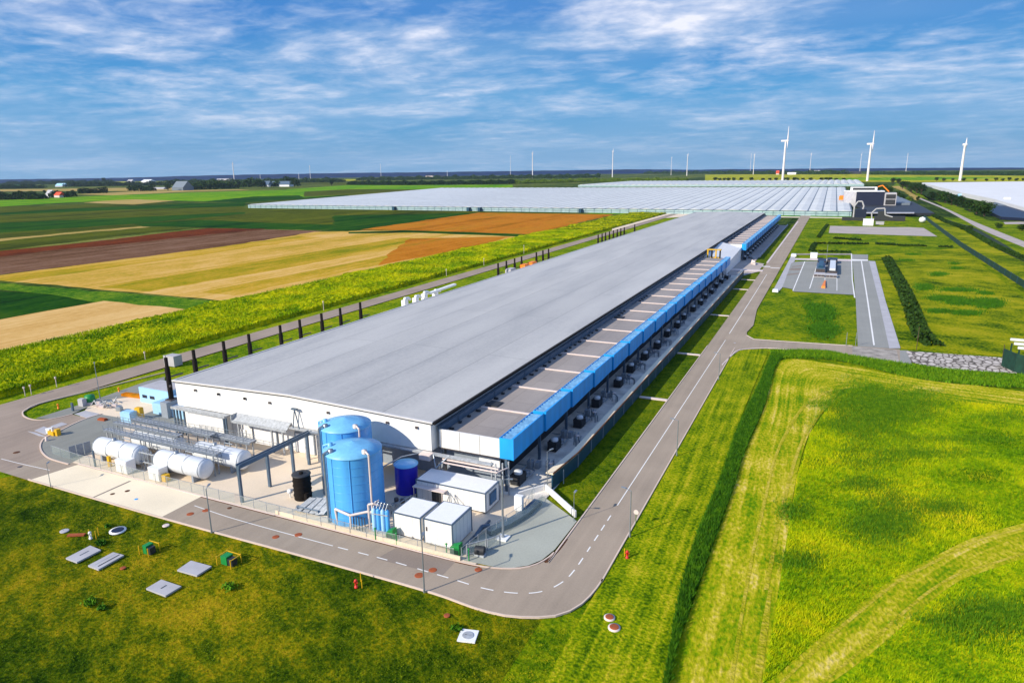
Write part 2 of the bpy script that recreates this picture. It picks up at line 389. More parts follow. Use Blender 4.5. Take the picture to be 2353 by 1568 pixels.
# left side crops (all field edges run with the building)
F_('stubble_field', [(-455,228)]+cs('E', [(1500,530), (2100,432), (2340,428)])+cs('F', [(100,426), (400,426), (1150,464)])+[(-235,480), (-247,400), (-247,228)], 'stubble')
F_('stubble_field', [(-352,232), (-352,520), (-300,520), (-312,232)], 'stubble_green')
F_('stubble_field', [(-455,228), (-455,500), (-425,500), (-418,228)], 'stubble_green')
F_('stubble_field', [(-285,240), (-285,470), (-262,470), (-262,240)], 'stubble_green')
F_('crop_field', cs('F', [(80,420), (600,345), (880,306), (1790,318), (1240,452), (800,436), (400,424)]), 'orange_crop', -.16)
F_('field_margin', cs('F', [(0,436), (400,425), (800,438), (1240,454), (1150,466), (700,450), (400,440), (0,446)]), 'dark_crop', -.15)
F_('crop_field', cs('F', [(300,560), (420,480), (1100,466), (880,530), (500,605), (200,660)]), 'orange_crop', -.17)
F_('ploughed_field', [(-760,200)]+cs('E', [(-100,600), (600,500), (1400,408), (2170,425), (1500,530)])+[(-455,228), (-455,200)], 'brown_soil', -.2)
F_('ploughed_field', cs('E', [(-100,600), (0,560), (600,500), (1100,440), (1400,408), (1800,412), (1400,450), (900,505), (300,560), (0,600)]), 'red_soil', -.18)
F_('ploughed_field', cs('E', [(-100,520), (0,488), (500,440), (980,400), (1300,410), (900,450), (300,520), (0,560), (-100,580)]), 'olive_crop', -.17)
F_('stubble_field', cs('E', [(-100,500), (0,478), (940,394), (1010,400), (400,452), (0,496), (-100,515)]), 'pale_far', -.16)
F_('crop_field', cs('E', [(0,830), (-300,790), (-300,1060), (0,1018), (640,900), (340,850)]), 'dark_crop', -.19)
F_('green_strip', cs('E', [(-300,740), (0,775), (380,808), (1000,858), (1575,905), (1630,910), (1350,962), (1000,925), (640,903), (340,850), (-300,800)]), 'green_strip', -.15)
F_('stubble_field', [(-310,40), (-310,206), (-246,206), (-246,40)], 'near_stubble', -.16)
# green bands behind; their dark greens also carry cloud shade in the colour
F_('crop_field', cs('E', [(-200,330), (0,318), (800,285), (1640,262), (1640,278), (2340,282), (2340,430), (2170,420), (1330,405), (950,395), (0,476), (-200,500)]), 'olive_crop', -.14)
F_('crop_field', cs('E', [(-200,395), (0,372), (900,335), (1640,300), (1640,312), (900,378), (0,440), (-200,455)]), 'dark_crop', -.12)
F_('crop_field', cs('E', [(900,380), (1340,352), (1800,372), (2340,388), (2340,425), (1330,402), (950,394)]), 'dark_crop', -.11)
F_('crop_field', cs('F', [(0,284), (900,296), (1780,318), (880,306), (300,320), (0,322)]), 'olive_crop', -.11)
F_('crop_field', cs('F', [(-100,325), (300,318), (880,306), (600,345), (80,420), (0,425), (-100,420)]), 'dark_crop', -.12)
F_('crop_field', cs('E', [(-200,310), (0,306), (500,275), (1100,245), (1645,235), (1645,262), (800,285), (0,320), (-200,332)]), 'dark_crop', -.10)
F_('crop_field', cs('E', [(-200,300), (0,262), (300,262), (820,232), (1200,246), (500,276), (0,306)]), 'olive_crop', -.09)
F_('stubble_field', cs('E', [(560,238), (860,208), (1300,200), (1700,204), (1200,222), (900,250)]), 'pale_far', -.07)
F_('crop_field', cs('E', [(-200,225), (0,222), (700,190), (1300,170), (2340,140), (2340,190), (1645,235), (1300,228), (900,215), (400,240), (0,264), (-200,272)]), 'bright_crop', -.08)
F_('crop_field', cs('E', [(1700,196), (2340,180), (2340,192), (1645,236), (1350,232)]), 'dark_crop', -.06)
F_('stubble_field', cs('E', [(510,182), (900,162), (1600,148), (1680,152), (1300,162), (760,188)]), 'pale_far', -.05)
F_('crop_field', cs('F', [(-420,150), (0,120), (430,120), (1110,118), (1110,138), (600,142), (0,186), (-300,204)]), 'bright_crop', -.06)
F_('crop_field', cs('F', [(-300,165), (0,148), (500,150), (0,186), (-300,200)]), 'olive_crop', -.045)
# behind the glasshouses and along the horizon
F_('crop_field', cs('G', [(280,432), (280,388), (900,384), (1600,386), (2500,398), (2500,432), (1690,436)]), 'yellow_far', -.2)
F_('crop_field', cs('G', [(1000,412), (1700,402), (2300,408), (1700,424), (1200,424)]), 'bright_crop', -.18)
F_('crop_field', cs('E', [(1990,92), (2340,86), (2500,92), (2500,120), (2000,118)]), 'olive_crop', -.2)
F_('crop_field', cs('E', [(2100,84), (2340,80), (2600,84), (2340,92)]), 'yellow_far', -.18)
F_('far_field', cs('E', [(-200,150), (300,146), (900,138), (1500,136), (1000,160), (300,160), (-200,165)]), 'pale_far', -.2)
F_('far_field', cs('E', [(300,100), (1000,106), (1500,98), (1600,106), (1000,122), (300,112)]), 'olive_crop', -.2)
F_('far_field', cs('E', [(500,92), (1000,98), (1700,92), (1700,97), (1000,104), (500,98)]), 'yellow_far', -.15)
F_('far_field', cs('E', [(-100,106), (180,106), (300,140), (-100,150)]), 'dark_crop', -.18)
# right background
F_('rough_pasture', cs('H', [(1180,300), (1600,15), (2700,900), (2700,1150), (2300,1070), (1420,1005)]), 'rough_pasture', -.12)
F_('rough_pasture', cs('H', [(830,60), (880,60), (1600,15), (1880,240), (1180,300), (620,275)]), 'right_lawn', -.11)
F_('right_field', cs('M', [(1100,630), (1230,600), (3400,1700), (3400,2400), (2340,1560)]), 'rough_pasture', -.10)
F_('ground_strip', cs('M', [(700,240), (960,290), (1700,690), (2348,1060), (3000,1400), (3000,1200), (2348,870), (1500,480), (1060,380), (760,190)]), 'right_lawn', -.12)
F_('stubble_field', cs('M', [(680,240), (780,232), (1060,380), (1010,420), (860,310)]), 'pale_far', -.08)

# ------------------------------------------------------------------ roads
outer = gs([(52,1100), (62,1101), (370,1188), (800,1302.7), (978,1356), (1080,1388), (1150,1408), (1210,1416), (1270,1413), (1315,1402), (1345,1384), (1368,1355), (1400,1310), (1429,1256)])
outer = [(-145.,70.6), (-137.7,70.7), (-100.2,70.6), (-69.,71.0), (-47.2,71.), (-39.5,70.4), (-35.2,70.5), (-31.9,71.4), (-28.8,73.), (-27.,75.2), (-25.9,78.5), (-25.4,84.), (-25.4,96.), (-25.5,225.)]
inner = [(-145.,79.2), (-135.6,79.3), (-100.2,79.1), (-67.,79.1), (-48,79.2), (-43.,79.5), (-39.4,80.4), (-36.6,82.), (-35.,84.5), (-34.3,88.), (-34.1,96.), (-34.1,225.)]
sheet('ring_road', outer+[(-25.5,900.), (-36.5,900.), (-34.8,450.)]+inner[::-1], 'asphalt', 0)
sheet('branch_road', cs('H', [(0,1250), (60,1130), (130,1060), (200,1015), (420,1003), (1050,1062), (1410,1112), (1410,1010), (1050,985), (540,952), (300,935), (246,905), (250,850), (330,660), (-90,1250)]), 'asphalt', .004)
sheet('branch_road', [(-25.9,232), (-25.9,300), (-23.6,262)], 'asphalt', .008)
A_ = lambda pts, z=0: cs('A', pts, z)
road_left = [(-191.3,60), (-191.3,900), (-181.5,900), (-181.5,112)]
sheet('left_road', [(-191.4,40), (-191.4,905), (-182,905), (-181.6,110)]+A_([(350,312), (215,372), (190,400), (215,432), (300,455), (440,447), (610,408), (740,440), (620,490), (480,560), (390,600), (350,640), (340,690), (365,740), (430,785), (580,830), (230,960)])+[(-145,70.6), (-170,70.8), (-191.4,60)], 'old_asphalt', -.004)
sheet('yard_asphalt', A_([(300,440), (610,345), (860,262), (1230,130), (1390,90), (1390,215), (1230,245), (900,285), (740,345), (610,405), (440,444)]), 'yard_asphalt', -.008)
sheet('yard', A_([(580,828), (620,490), (740,345), (900,285), (1230,200)])+[(-130,150), (-130,118), (-44,118), (-44,103), (-42,90), (-44,79.6)], 'yard_concrete', -.024)
sheet('yard_asphalt', A_([(620,490), (840,405), (1040,440), (1040,640), (780,720), (580,828), (430,785), (365,740), (340,690), (350,640), (390,600)]), 'yard_asphalt', .002)
sheet('yard_pad', A_([(625,405), (720,375), (840,402), (740,440)]), 'slab', .010)
sheet('apron', [(-137.,70.9), (-100.3,70.7), (-100.3,79.), (-135.4,79.1)], 'apron_concrete', .006)
sheet('apron', A_([(768,1112), (1090,968), (1110,970), (785,1114)]), 'patch', .010)
sheet('paving', [(-46,79.9), (-41,80.2), (-38.6,81.), (-36.6,82.6), (-35.3,84.8), (-34.6,88.3), (-34.45,96.), (-34.45,98.), (-43.,104.), (-44.5,96.), (-47.6,86.)], 'grey_paving', .0)
sheet('side_yard', [(-64,102), (-64,385), (-42.2,385), (-42.2,102)], 'side_gravel', -.02)
sheet('side_yard', [(-64,385), (-64,745), (-42.2,745), (-42.2,445), (-36,440), (-36,405), (-42.2,385)], 'path_gravel', -.022)
sheet('rear_yard', [(-150,101), (-150,760), (-128,760), (-128,101)], 'yard_asphalt', -.02)
sheet('rear_yard', cs('F', [(1780,350), (1990,300), (2350,300), (2350,330), (2100,345), (1880,420), (1780,450)]), 'yard_concrete', -.01)
sheet('patch', [(-58.5,74.9), (-47,75.2), (-47,79.0), (-57.5,78.9)], 'patch', .004)
ribbon('kerb_stain', inner[1:6], [(x, y-.32) for x, y in inner[1:6]], 'brown_iron', .003, 60)
ribbon('kerb_stain', [(-35.0,84.5), (-34.3,88.), (-34.1,92)], [(-34.4,84.2), (-33.8,88.), (-33.75,92)], 'brown_iron', .003, 20)
# white road line
def dashes(pts, on, off, w, z=.014):
    P = resample(pts, 160); mb = MB(); acc = 0
    for a, b in zip(P, P[1:]):
        ln = (b-a).length; steps = max(1, int(ln/.5))
        for k in range(steps):
            p, q = a.lerp(b, k/steps), a.lerp(b, (k+1)/steps)
            if off == 0 or acc % (on+off) < on:
                nn = Vector((-(q-p).y, (q-p).x, 0)).normalized()*w/2
                mb.quad((p+nn)[:2]+(z,), (q+nn)[:2]+(z,), (q-nn)[:2]+(z,), (p-nn)[:2]+(z,))
            acc += (q-p).length
    return tag(obj('road_marking', mb, 'paint'), kind='structure')
dashes([(-98.5,76.), (-90.,75.4), (-80.,75.2), (-67.,75.2)], 1, 0, .16)
dashes([(-66.,75.2), (-56.,75.3), (-46.,75.0), (-40.,74.8), (-35.5,75.6), (-32.4,77.3), (-30.6,80.2), (-29.9,84.), (-29.8,92.), (-29.8,104.)], 1.9, 1.7, .2)
dashes([(-29.8,106.), (-29.8,150.), (-29.8,235.)], 1, 0, .18)
dashes([(-29.9,245.), (-30.2,330.), (-30.6,395.)], 1, 0, .22)
dashes(cs('A', [(10,782), (180,825), (420,878)]), 1, 0, .16)
mk = MB(); mk.box(-36, -31.5, 426, 429, .01, .016); mk.box(-31, -26, 422, 424, .01, .016); tag(obj('road_marking', mk, 'paint'), kind='structure')
# kerbs
kb = MB()
for pts in (outer[1:8]+outer[8:], ): kb.wall(resample(pts, 120), -.16, .10, .22)
kb.wall(resample(inner[4:], 120), -.1, .12, .22)
kb.wall(resample(A_([(1400,52), (800,200), (350,312), (215,372), (190,400), (215,432), (300,455), (440,447), (610,408)]), 80), -.1, .14, .3)
kb.wall(resample(A_([(860,405), (740,440), (620,490), (480,560), (390,600), (350,640), (340,690), (365,740), (430,785), (580,830)]), 80), -.1, .14, .3)
tag(obj('kerb', kb, 'kerb'), kind='structure')
kb = MB(); kb.box(-35.3, -34.15, 445, 800, -.1, .10); kb.wall(inner[1:6], -.1, .10, .2)
kb.wall(cs('H', [(246,905), (300,935), (540,952), (1050,985)]), -.1, .1, .3); kb.wall(resample(cs('H', [(60,1130), (130,1060), (200,1015), (420,1003), (700,1030)]), 30), -.1, .1, .3)
tag(obj('kerb', kb, 'pink_white'), kind='structure')
# path with ditches far right
ribbon('dirt_path', cs('M', [(1035,395), (1330,518), (1600,662), (1840,790), (2348,1000), (3000,1260)]), cs('M', [(1060,388), (1360,508), (1640,640), (1890,745), (2348,925), (3000,1150)]), 'path_gravel', -.05, 40)
ribbon('dark_ditch', cs('M', [(1180,590), (1400,700), (1660,790), (2000,1010), (2348,1180), (3000,1500)]), cs('M', [(1230,600), (1500,690), (1740,760), (2100,960), (2348,1110), (3000,1430)]), 'hedge', -.06, 40)
sheet('boat_path', cs('M', [(2090,685), (2400,680), (2400,710), (2110,712)]), 'path_gravel', -.04)
# right-hand parking lots
H_ = lambda pts: cs('H', pts)
sheet('parking_lot', H_([(1050,340), (1150,335), (1180,340), (1220,500), (1330,1003), (1090,990), (1075,640)]), 'lot_asphalt', -.01)
sheet('lot_edge', H_([(1175,340), (1222,343), (1300,640), (1415,1003), (1330,1003), (1250,640)]), 'slab', -.006)
sheet('parking_lot', H_([(1040,290), (1168,293), (1168,328), (1044,328)]), 'lot_asphalt', -.01)
sheet('lot_line', H_([(1044,328), (1168,330), (1168,340), (1044,340)]), 'paint', -.006)
sheet('lot_line', H_([(1114,342), (1122,342), (1170,640), (1220,980), (1208,980), (1160,640)]), 'paint', 0)
sheet('lot_line', H_([(1038,285), (1046,285), (1052,480), (1072,620), (1062,620), (1044,480)]), 'paint', .0)
sheet('parking_lot', H_([(590,350), (690,342), (1040,342), (1052,500), (1062,598), (600,572), (600,555), (515,540)]), 'lot_asphalt', -.012)
sheet('lot_edge', H_([(590,290), (618,290), (610,345), (585,360), (515,545), (480,580), (440,575), (470,520), (560,350)]), 'slab', -.008)
for q in ([(684,345), (691,345), (600,568), (594,566)], [(775,380), (781,380), (728,550), (721,550)], [(930,360), (935,360), (934,566), (929,566)], [(845,345), (849,345), (842,500), (837,500)]):
    sheet('lot_line', H_(q), 'paint', -.004)
for q in ([(582,395), (665,395), (650,412), (570,412)], [(560,440), (650,430), (640,440), (545,452)], [(596,380), (680,372), (672,380), (590,388)]): sheet('lot_line', H_(q), 'patch', -.006)
sheet('lot_edge', H_([(605,285), (1040,284), (1040,294), (605,294)]), 'stone', -.02)
sheet('lot_edge', H_([(610,320), (1040,328), (1040,342), (610,332)]), 'pink_white', -.02)
sheet('gravel_pad', H_([(880,74), (1300,84), (1480,84), (1590,90), (1695,155), (870,128)]), 'path_gravel', -.03)
sheet('culvert_slab', H_([(1048,988), (1385,1018), (1405,1112), (1050,1062)]), 'stone', .006)
sheet('stone_bank', H_([(1385,1018), (1470,1020), (1500,1125), (1405,1112)]), 'lot_asphalt', .002)
tn = NT('crazy_stone'); vo = tn.n('ShaderNodeTexVoronoi', Scale=.55); vo.feature = 'DISTANCE_TO_EDGE'; tn.l(tn.coord((1,.6,1)), vo.inputs['Vector'])
tn.l(tn.ramp(vo.outputs['Distance'], [(.0, S(60,54,48)), (.06, S(120,110,100)), (.14, S(200,190,180,.85)), (.6, S(222,212,204,.85))]), tn.b.inputs['Base Color']); tn.b.inputs['Roughness'].default_value = .9; M['crazy_stone'] = tn.m
sheet('stone_bank', H_([(1455,1022), (2235,1078), (2300,1195), (1740,1158), (1560,1125), (1500,1110)]), 'crazy_stone', .006)
# hills on the horizon
hp = [(-260,413,0), (0,412.5,0), (140,410.5,0), (300,408,0), (420,404.5,0), (560,401.5,0), (700,399,0), (800,397.5,0), (950,396,0), (1100,394,0), (1250,392,0), (1400,390,0), (1450,389,0), (1600,390,0), (1700,388.5,0), (1800,388.5,0), (1900,387,0), (2050,386.5,0), (2200,385.5,0), (2400,385,0), (2620,384,0)]
mb = MB(); vs = []
for i, (u, v, _) in enumerate(hp):
    for k in range(8):
        uu = u + (hp[min(i+1, len(hp)-1)][0]-u)*k/8; vv = v + (hp[min(i+1, len(hp)-1)][1]-v)*k/8 + random.uniform(-.35, .35)
        q, h_ = far(uu, vv, 9900); q2, _ = far(uu, vv, 8700); q3, _ = far(uu, vv, 10400)
        vs += [(q2.x, q2.y, -.28), (q.x*.95, q.y*.95, h_*.45), (q.x, q.y, h_), (q3.x, q3.y, -.3)]
nn = len(vs)//4; mb.add(vs, [(4*i+j, 4*i+4+j, 4*i+5+j, 4*i+1+j) for i in range(nn-1) for j in range(3)], True)
tag(obj('hills', mb, 'hill'), kind='structure')
# ================================================================== OBJECTS
ORD = ['first','second','third','fourth','fifth','sixth','seventh','eighth','ninth','tenth','eleventh','twelfth','thirteenth','fourteenth','fifteenth','sixteenth','seventeenth','eighteenth','nineteenth','twentieth']
ORD += ['twenty-'+o for o in ORD[:9]]+['thirtieth']+['thirty-'+o for o in ORD[:9]]
# ---- main hall
X0, X1, XR, Y0, Y1, ZE, ZR = -132., -64., -98., 101., 745., 12., 12.95
hall = thing('data_hall', (XR, Y0, 0), 'very long low white hall with a pale grey roof and a blue edged side wing', 'building')
mb = MB()
mb.box(X0+.3, -80, Y0+1.4, Y1-.4, 0, 6.3); mb.box(-80, X1-.3, Y0+4.2, Y1-.4, 0, 6.3)
vs = []
for y in (Y0, Y1-.4): vs += [(X0+.3, y, 6.3), (X1-.3, y, 6.3), (X1-.3, y, ZE-.1), (XR, y, ZR-.1), (X0+.3, y, ZE-.1)]
mb.add(vs, [(0,1,2,3,4), (9,8,7,6,5), (0,4,9,5), (1,6,7,2), (0,5,6,1)]); obj('wall', mb, 'wall_white', hall)
mb = MB()
for a, b, za, zb in ((X0-.15, XR, ZE, ZR), (XR, X1+.25, ZR, ZE)):
    N_ = 40
    vs = []
    for k in range(N_+1):
        y = Y0-.2+(Y1-Y0+.2)*k/N_; vs += [(a, y, za), (b, y, zb)]
    mb.add(vs, [(2*k, 2*k+1, 2*k+3, 2*k+2) for k in range(N_)])
obj('roof', mb, 'roof_membrane', hall)
mb = MB()
for a, b, za, zb in ((X0-.2, XR, ZE, ZR), (XR, X1+.3, ZR, ZE)): mb.bar((a, Y0-.22, za+.06), (b, Y0-.22, zb+.06), .42, .34)
mb.box(X0-.4, X0-.05, Y0, Y1, ZE-.28, ZE+.16)
obj('coping', mb, 'coping', hall)
mb = MB()
for a, b, za, zb in ((X0-.15, XR, ZE, ZR), (XR, X1+.2, ZR, ZE)): mb.bar((a, Y0-.12, za-.28), (b, Y0-.12, zb-.28), .2, .2)
mb.box(X1+.15, X1+.75, Y0-.2, Y1, ZE-.3, ZE+.12); obj('roof_trim', mb, 'black', hall)
mb = MB(); mb.box(X1+.1, X1+1.0, Y0+1.8, Y1-1, 9.6, 10.9)
for k in range(40): mb.box(X1+1.0, X1+1.12, Y0+8+16*k, Y0+8.3+16*k, 9.6, 10.9)
obj('gutter', mb, 'dark_steel', hall)
for u, v, k in ((1497,150,'A'), (1690,190,'A'), (1885,222,'A'), (2111,258,'A'), (160,101,'B'), (460,147,'B'), (740,193,'B'), (1401,298,'B'), (1728,349,'B'), (2067,405,'B'), (663,210,'C')):
    q = c(k, u, v, 10.6); mb = MB(); mb.box(q.x-.3, q.x+.3, Y0-.3, Y0-.01, 10.45, 10.8); mb.box(q.x-.12, q.x+.12, Y0-.42, Y0-.3, 10.4, 10.6); obj('wall_lamp', mb, 'trim_dark', hall)
# lower front of the hall
mb = MB(); mb.box(-127.2, -116.8, 100.0, Y0+1.35, 0, 5.7); obj('front_room', mb, 'wall_white', hall)
mb = MB(); mb.box(-132.2, -115.6, 99.5, 100.95, 5.9, 6.2); mb.box(-132.2, -115.6, 99.35, 99.5, 5.8, 6.4); obj('canopy', mb, 'galv', hall)
mb = MB(); mb.quad((-113.5, 99.4, 5.7), (-98.2, 99.4, 5.7), (-98.2, 100.95, 7.0), (-113.5, 100.95, 7.0)); mb.box(-113.5, -98.2, 99.2, 99.4, 5.3, 5.85); mb.box(-113.6, -113.4, 99.2, 100.98, 5.3, 7.0); obj('canopy', mb, 'galv', hall)
mb = MB(); mb.box(-98, -51.3, 99.9, 100.9, 6.02, 6.26); obj('canopy', mb, 'galv', hall)
def gdoor(x0, x1, z1, y=102.25, m='white'):
    mb = MB(); mb.box(x0, x1, y-.14, y+.1, .05, z1)
    for k in range(1, int(z1/.6)): mb.box(x0+.05, x1-.05, y-.17, y-.13, k*.6, k*.6+.06)
    d = obj('garage_door', mb, m, hall); fr = MB()
    fr.box(x0-.25, x0, y-.2, y+.12, 0, z1+.25); fr.box(x1, x1+.25, y-.2, y+.12, 0, z1+.25); fr.box(x0, x1, y-.2, y+.12, z1, z1+.25); obj('frame', fr, 'wall_grey', d)
gdoor(-110.5, -104., 4.4); gdoor(-98.5, -93.8, 4.2); gdoor(-89, -84.5, 4.)
mb = MB(); mb.box(-114.8, -112.9, 102.2, 102.38, 0, 2.6); d = obj('door', mb, 'white', hall); mb = MB(); mb.box(-113.2, -113.05, 102.1, 102.2, 1.0, 1.2); obj('handle', mb, 'trim_dark', d)
mb = MB(); mb.box(-79.9, -64.4, 104.9, 105.16, 0, 6.2); obj('lower_panel', mb, 'wall_grey', hall)
for x in (-131.6, -130.6, -129.6, -128.4, -116.2, -115.5, -112.0, -102.6, -99.6, -93.6, -90.4):
    mb = MB(); mb.box(x-.16, x+.16, 99.5, 99.82, 0, 5.8); obj('column', mb, 'dark_steel' if x < -115 else 'galv', hall)
mb = MB(); mb.path([(-97.1, 100.2, 6.2), (-96.3, 100.2, 10.4), (-95.4, 100.2, 6.2)], .11); mb.box(-97., -95.6, 99.9, 100.5, 10.3, 10.6); obj('roof_anchor', mb, 'dark_steel', hall)
# ---- side wing with the blue louvred edge
BAY = 15.45
def wing(ya, nb, x_in=-63.0, first=True):
    yb = ya+BAY*nb
    mb = MB(); mb.box(x_in-.6, -51., ya, yb, 6.6, 9.5); mb.box(x_in-.6, -51., ya-.01, ya+.35, 9.5, 10.2)
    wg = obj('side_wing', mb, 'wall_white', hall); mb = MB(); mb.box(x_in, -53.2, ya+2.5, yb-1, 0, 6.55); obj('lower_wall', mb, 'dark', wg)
    mb = MB(); mb.quad((x_in+.05, ya+.36, 9.56), (-51.02, ya+.36, 9.56), (-51.02, yb, 9.56), (x_in+.05, yb, 9.56)); obj('roof', mb, 'wing_roof', wg)
    mb = MB()
    for x in (-63.1, -59.2, -55.0): mb.box(x-.03, x+.03, ya-.04, ya-.01, 6.6, 10.2)
    mb.box(x_in-.6, -51, ya-.06, ya-.01, 6.4, 6.58); obj('seam', mb, 'trim_dark', wg)
    pnl = lv = dv = cl_ = None
    for k in range(nb):
        y = ya+BAY*k
        if pnl is None:
            mb = MB(); x = -51.0
            mb.add([(-48.2, y, 6.5), (-48.5, y+BAY-.6, 6.6), (-48.2, y, 10.6), (-48.5, y+BAY-.6, 10.4), (-48.62, y, 6.5), (-48.62, y+BAY-.6, 6.6), (-48.62, y, 10.6), (-48.62, y+BAY-.6, 10.4)], [(0,1,3,2), (4,6,7,5), (0,4,5,1), (2,3,7,6), (0,2,6,4), (1,5,7,3)]); mb.box(-51., -48.62, y, y+.12, 6.55, 10.5); mb.box(-51., -48.62, y+BAY-.72, y+BAY-.6, 6.55, 10.5); mb.box(-50.99, -48.62, y+.12, y+BAY-.72, 6.55, 6.7); mb.box(-51, -50.9, y+.12, y+BAY-.72, 9.4, 10.5)
            pnl = obj('blue_panel', mb, 'blue_panel', wg)
            mb = MB()
            for j in range(11):
                yy = y+.4+j*1.26; o1, o2, sg_ = random.uniform(0, .5), random.uniform(.3, .9), random.choice((-1, 1)); mb.quad((-50.9, yy, 10.1), (-48.64, yy+o2, 10.1), (-48.64, yy+o2+.75, 10.5+.15*sg_), (-50.9, yy+.75, 10.45))
                mb.quad((-50.9, yy, 10.08), (-50.9, yy+.75, 10.43), (-48.64, yy+o2+.75, 10.48+.15*sg_), (-48.64, yy+o2, 10.08))
            lv = obj('louvre', mb, 'louvre', wg); mb = MB(); mb.box(-50.88, -48.64, y+.14, y+BAY-.74, 9.85, 9.95); tr_ = obj('louvre_tray', mb, 'teal_screen', wg); mb = MB(); mb.box(-50.6, -48.8, y+BAY-.58, y+BAY-.02, 6.5, 10.25); gap_shade = obj('joint_or_gap_shade', mb, 'navy', wg)  # navy filler in each blue panel gap, its dark colour paints the gap's shade
            mb = MB(); mb.box(-50.2, -49.7, y+.4, y+.9, 0, 6.55); mb.bar((-50, y+.65, 6.3), (-54.2, y+.65, 6.3), .3, .4); cl_ = obj('column', mb, 'dark_steel', wg)
        else:
            for s_ in (pnl, lv, cl_, tr_, gap_shade):
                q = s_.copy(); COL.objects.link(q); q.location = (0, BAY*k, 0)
        if k:
            if dv is None: mb = MB(); mb.box(x_in+.3, -51., y-.2, y+.2, 9.5, 9.8); dv = obj('roof_divider', mb, 'pink_white', wg)
            else: q = dv.copy(); COL.objects.link(q); q.location = (0, BAY*(k-1), 0)
        if first and k in (0, 1, 2, 3, 4, 5, 7, 9):
            for j in range(4): mb = MB(); mb.box(x_in+.4, x_in+.9+.5*random.random(), y+2+j*3.6, y+2.5+j*3.6, 9.55, 9.95); obj('roof_vent', mb, 'dark', wg)
            if k in (1, 7): mb = MB(); mb.box(x_in+.6, x_in+3.4, y+1.2, y+4.2, 9.57, 9.8); obj('roof_hatch', mb, 'dark', wg)
    mb = MB(); mb.box(-51, -48.5, ya+BAY*nb-.3, ya+BAY*nb+.2, 6.55, 10.5); obj('end_panel', mb, 'blue_panel', wg)
    return wg
wing(102.7, 18); wing(450., 19)
# yellow roof machine in the gap between the two wings
gp = thing('lift_frame', (-58.5, 392, 0), 'black and yellow steel frame between the two blue edged wings', 'steel frame')
for i in range(4):
    mb = MB(); mb.box(-62+i*2.2, -61.3+i*2.2, 388, 388.8, 0, 13); obj('post', mb, 'yellow' if i % 2 == 0 else 'black', gp)
mb = MB(); mb.box(-62.2, -54.6, 387.8, 391, 13.0, 13.4); mb.box(-62, -55, 388.8, 391, 0, 9); obj('frame', mb, 'yellow', gp)
mb = MB(); mb.add([(-63.5,388,0), (-51,388,0), (-51,449.9,0), (-63.5,449.9,0), (-63.5,388,9.8), (-51,388,5.5), (-51,449.9,8.2), (-63.5,449.9,11.4)], [(0,1,5,4), (1,2,6,5), (4,5,6,7), (0,4,7,3)]); obj('link_building', mb, 'wall_white', hall)
# ---- cooling units under the blue edge
cu = thing('cooling_unit', (0, 0, 0), '', 'cooling unit', 'cooling units along the yard under the blue edge')
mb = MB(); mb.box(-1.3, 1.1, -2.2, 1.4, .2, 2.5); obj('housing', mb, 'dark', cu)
mb = MB(); mb.lathe(0, -.6, [(1.0, 2.5), (1.0, 3.0), (.85, 3.2), (.0, 3.3)], 14); obj('fan_cowl', mb, 'pale_tank', cu)
mb = MB(); mb.path([(.9, 1.4, 1.0), (1.6, 2.2, 1.0), (1.6, 5.2, 1.0), (.2, 6.0, 1.0), (.2, 6.0, 3.8)], .17); mb.path([(-.6, 1.4, 1.8), (-.6, 5.5, 1.8), (-3, 5.5, 1.8)], .14); obj('pipe', mb, 'steel', cu)
for b_ in ((-.6, .8, 2.6, 4.4, .0, 1.3), (.4, 1.4, 8.2, 9.8, 0, 1.6), (-1.4, -.2, 7.4, 9.0, 0, 2.0)): mb = MB(); mb.box(*b_); obj('pump_box', mb, 'wall_grey', cu)
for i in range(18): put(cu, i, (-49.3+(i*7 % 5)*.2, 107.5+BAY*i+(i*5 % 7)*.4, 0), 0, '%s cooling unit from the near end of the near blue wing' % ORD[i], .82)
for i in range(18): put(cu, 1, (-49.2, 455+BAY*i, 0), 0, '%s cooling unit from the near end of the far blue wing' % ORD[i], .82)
# yard clutter: valves
vl = thing('valve_rack', (0, 0, 0), '', 'pipe rack', 'pipe racks in the side yard')
mb = MB(); mb.path([(0,0,0), (0,0,1.5), (0,3,1.5), (0,3,0)], .1); mb.path([(.5,.6,0), (.5,.6,1), (.5,2.6,1)], .12); mb.path([(-.5,1,0), (-.5,1,1.9), (-.5,2.2,1.9), (-.5,2.2,0)], .08); obj('pipe', mb, 'steel', vl)
mb = MB(); mb.lathe(0, 1.5, [(.0, 1.35), (.4, 1.4), (.4, 1.6), (0, 1.65)], 12); obj('valve', mb, 'pink_white', vl)
for i in range(9): put(vl, i, (-45.6+.5*math.sin(i*2.1), 112+BAY*i, 0), .2*i, '%s small pipe rack from the near end of the side yard' % ORD[i], 1.25)
# ---- screen wall along the side yard
sw = thing('screen_wall', (-41.8, 107, 0), 'long dark teal screen wall with pale capping beside the lawn strip', 'wall')
mb = MB(); mb.wall([(-42.6,107.2), (-41.6,118), (-41.6,385)], 0, 2.9, .2); obj('panel', mb, 'teal_screen', sw)
mb = MB(); mb.wall([(-43.1,107.2), (-42.1,118), (-42.1,385)], 2.9, 3.12, 1.5); obj('cap', mb, 'apron_concrete', sw)
mb = MB(); mb.wall([(-42.3,107.2), (-41.3,118), (-41.3,385)], 3.12, 3.3, .25); obj('cap_edge', mb, 'brown_iron', sw)
mb = MB()
for k in range(34): y = 110+k*8.1; mb.box(-41.48, -41.36, y, y+.2, .05, 2.88)
obj('rib', mb, 'wall_grey', sw)
mb = MB(); mb.wall([(-51,470), (-45,461), (-41.8,470), (-41.6,745)], 0, 1.1, .7); tag(obj('low_wall', mb, 'slab'), 'low grey wall beside the far blue wing, curved at its near end', 'wall')
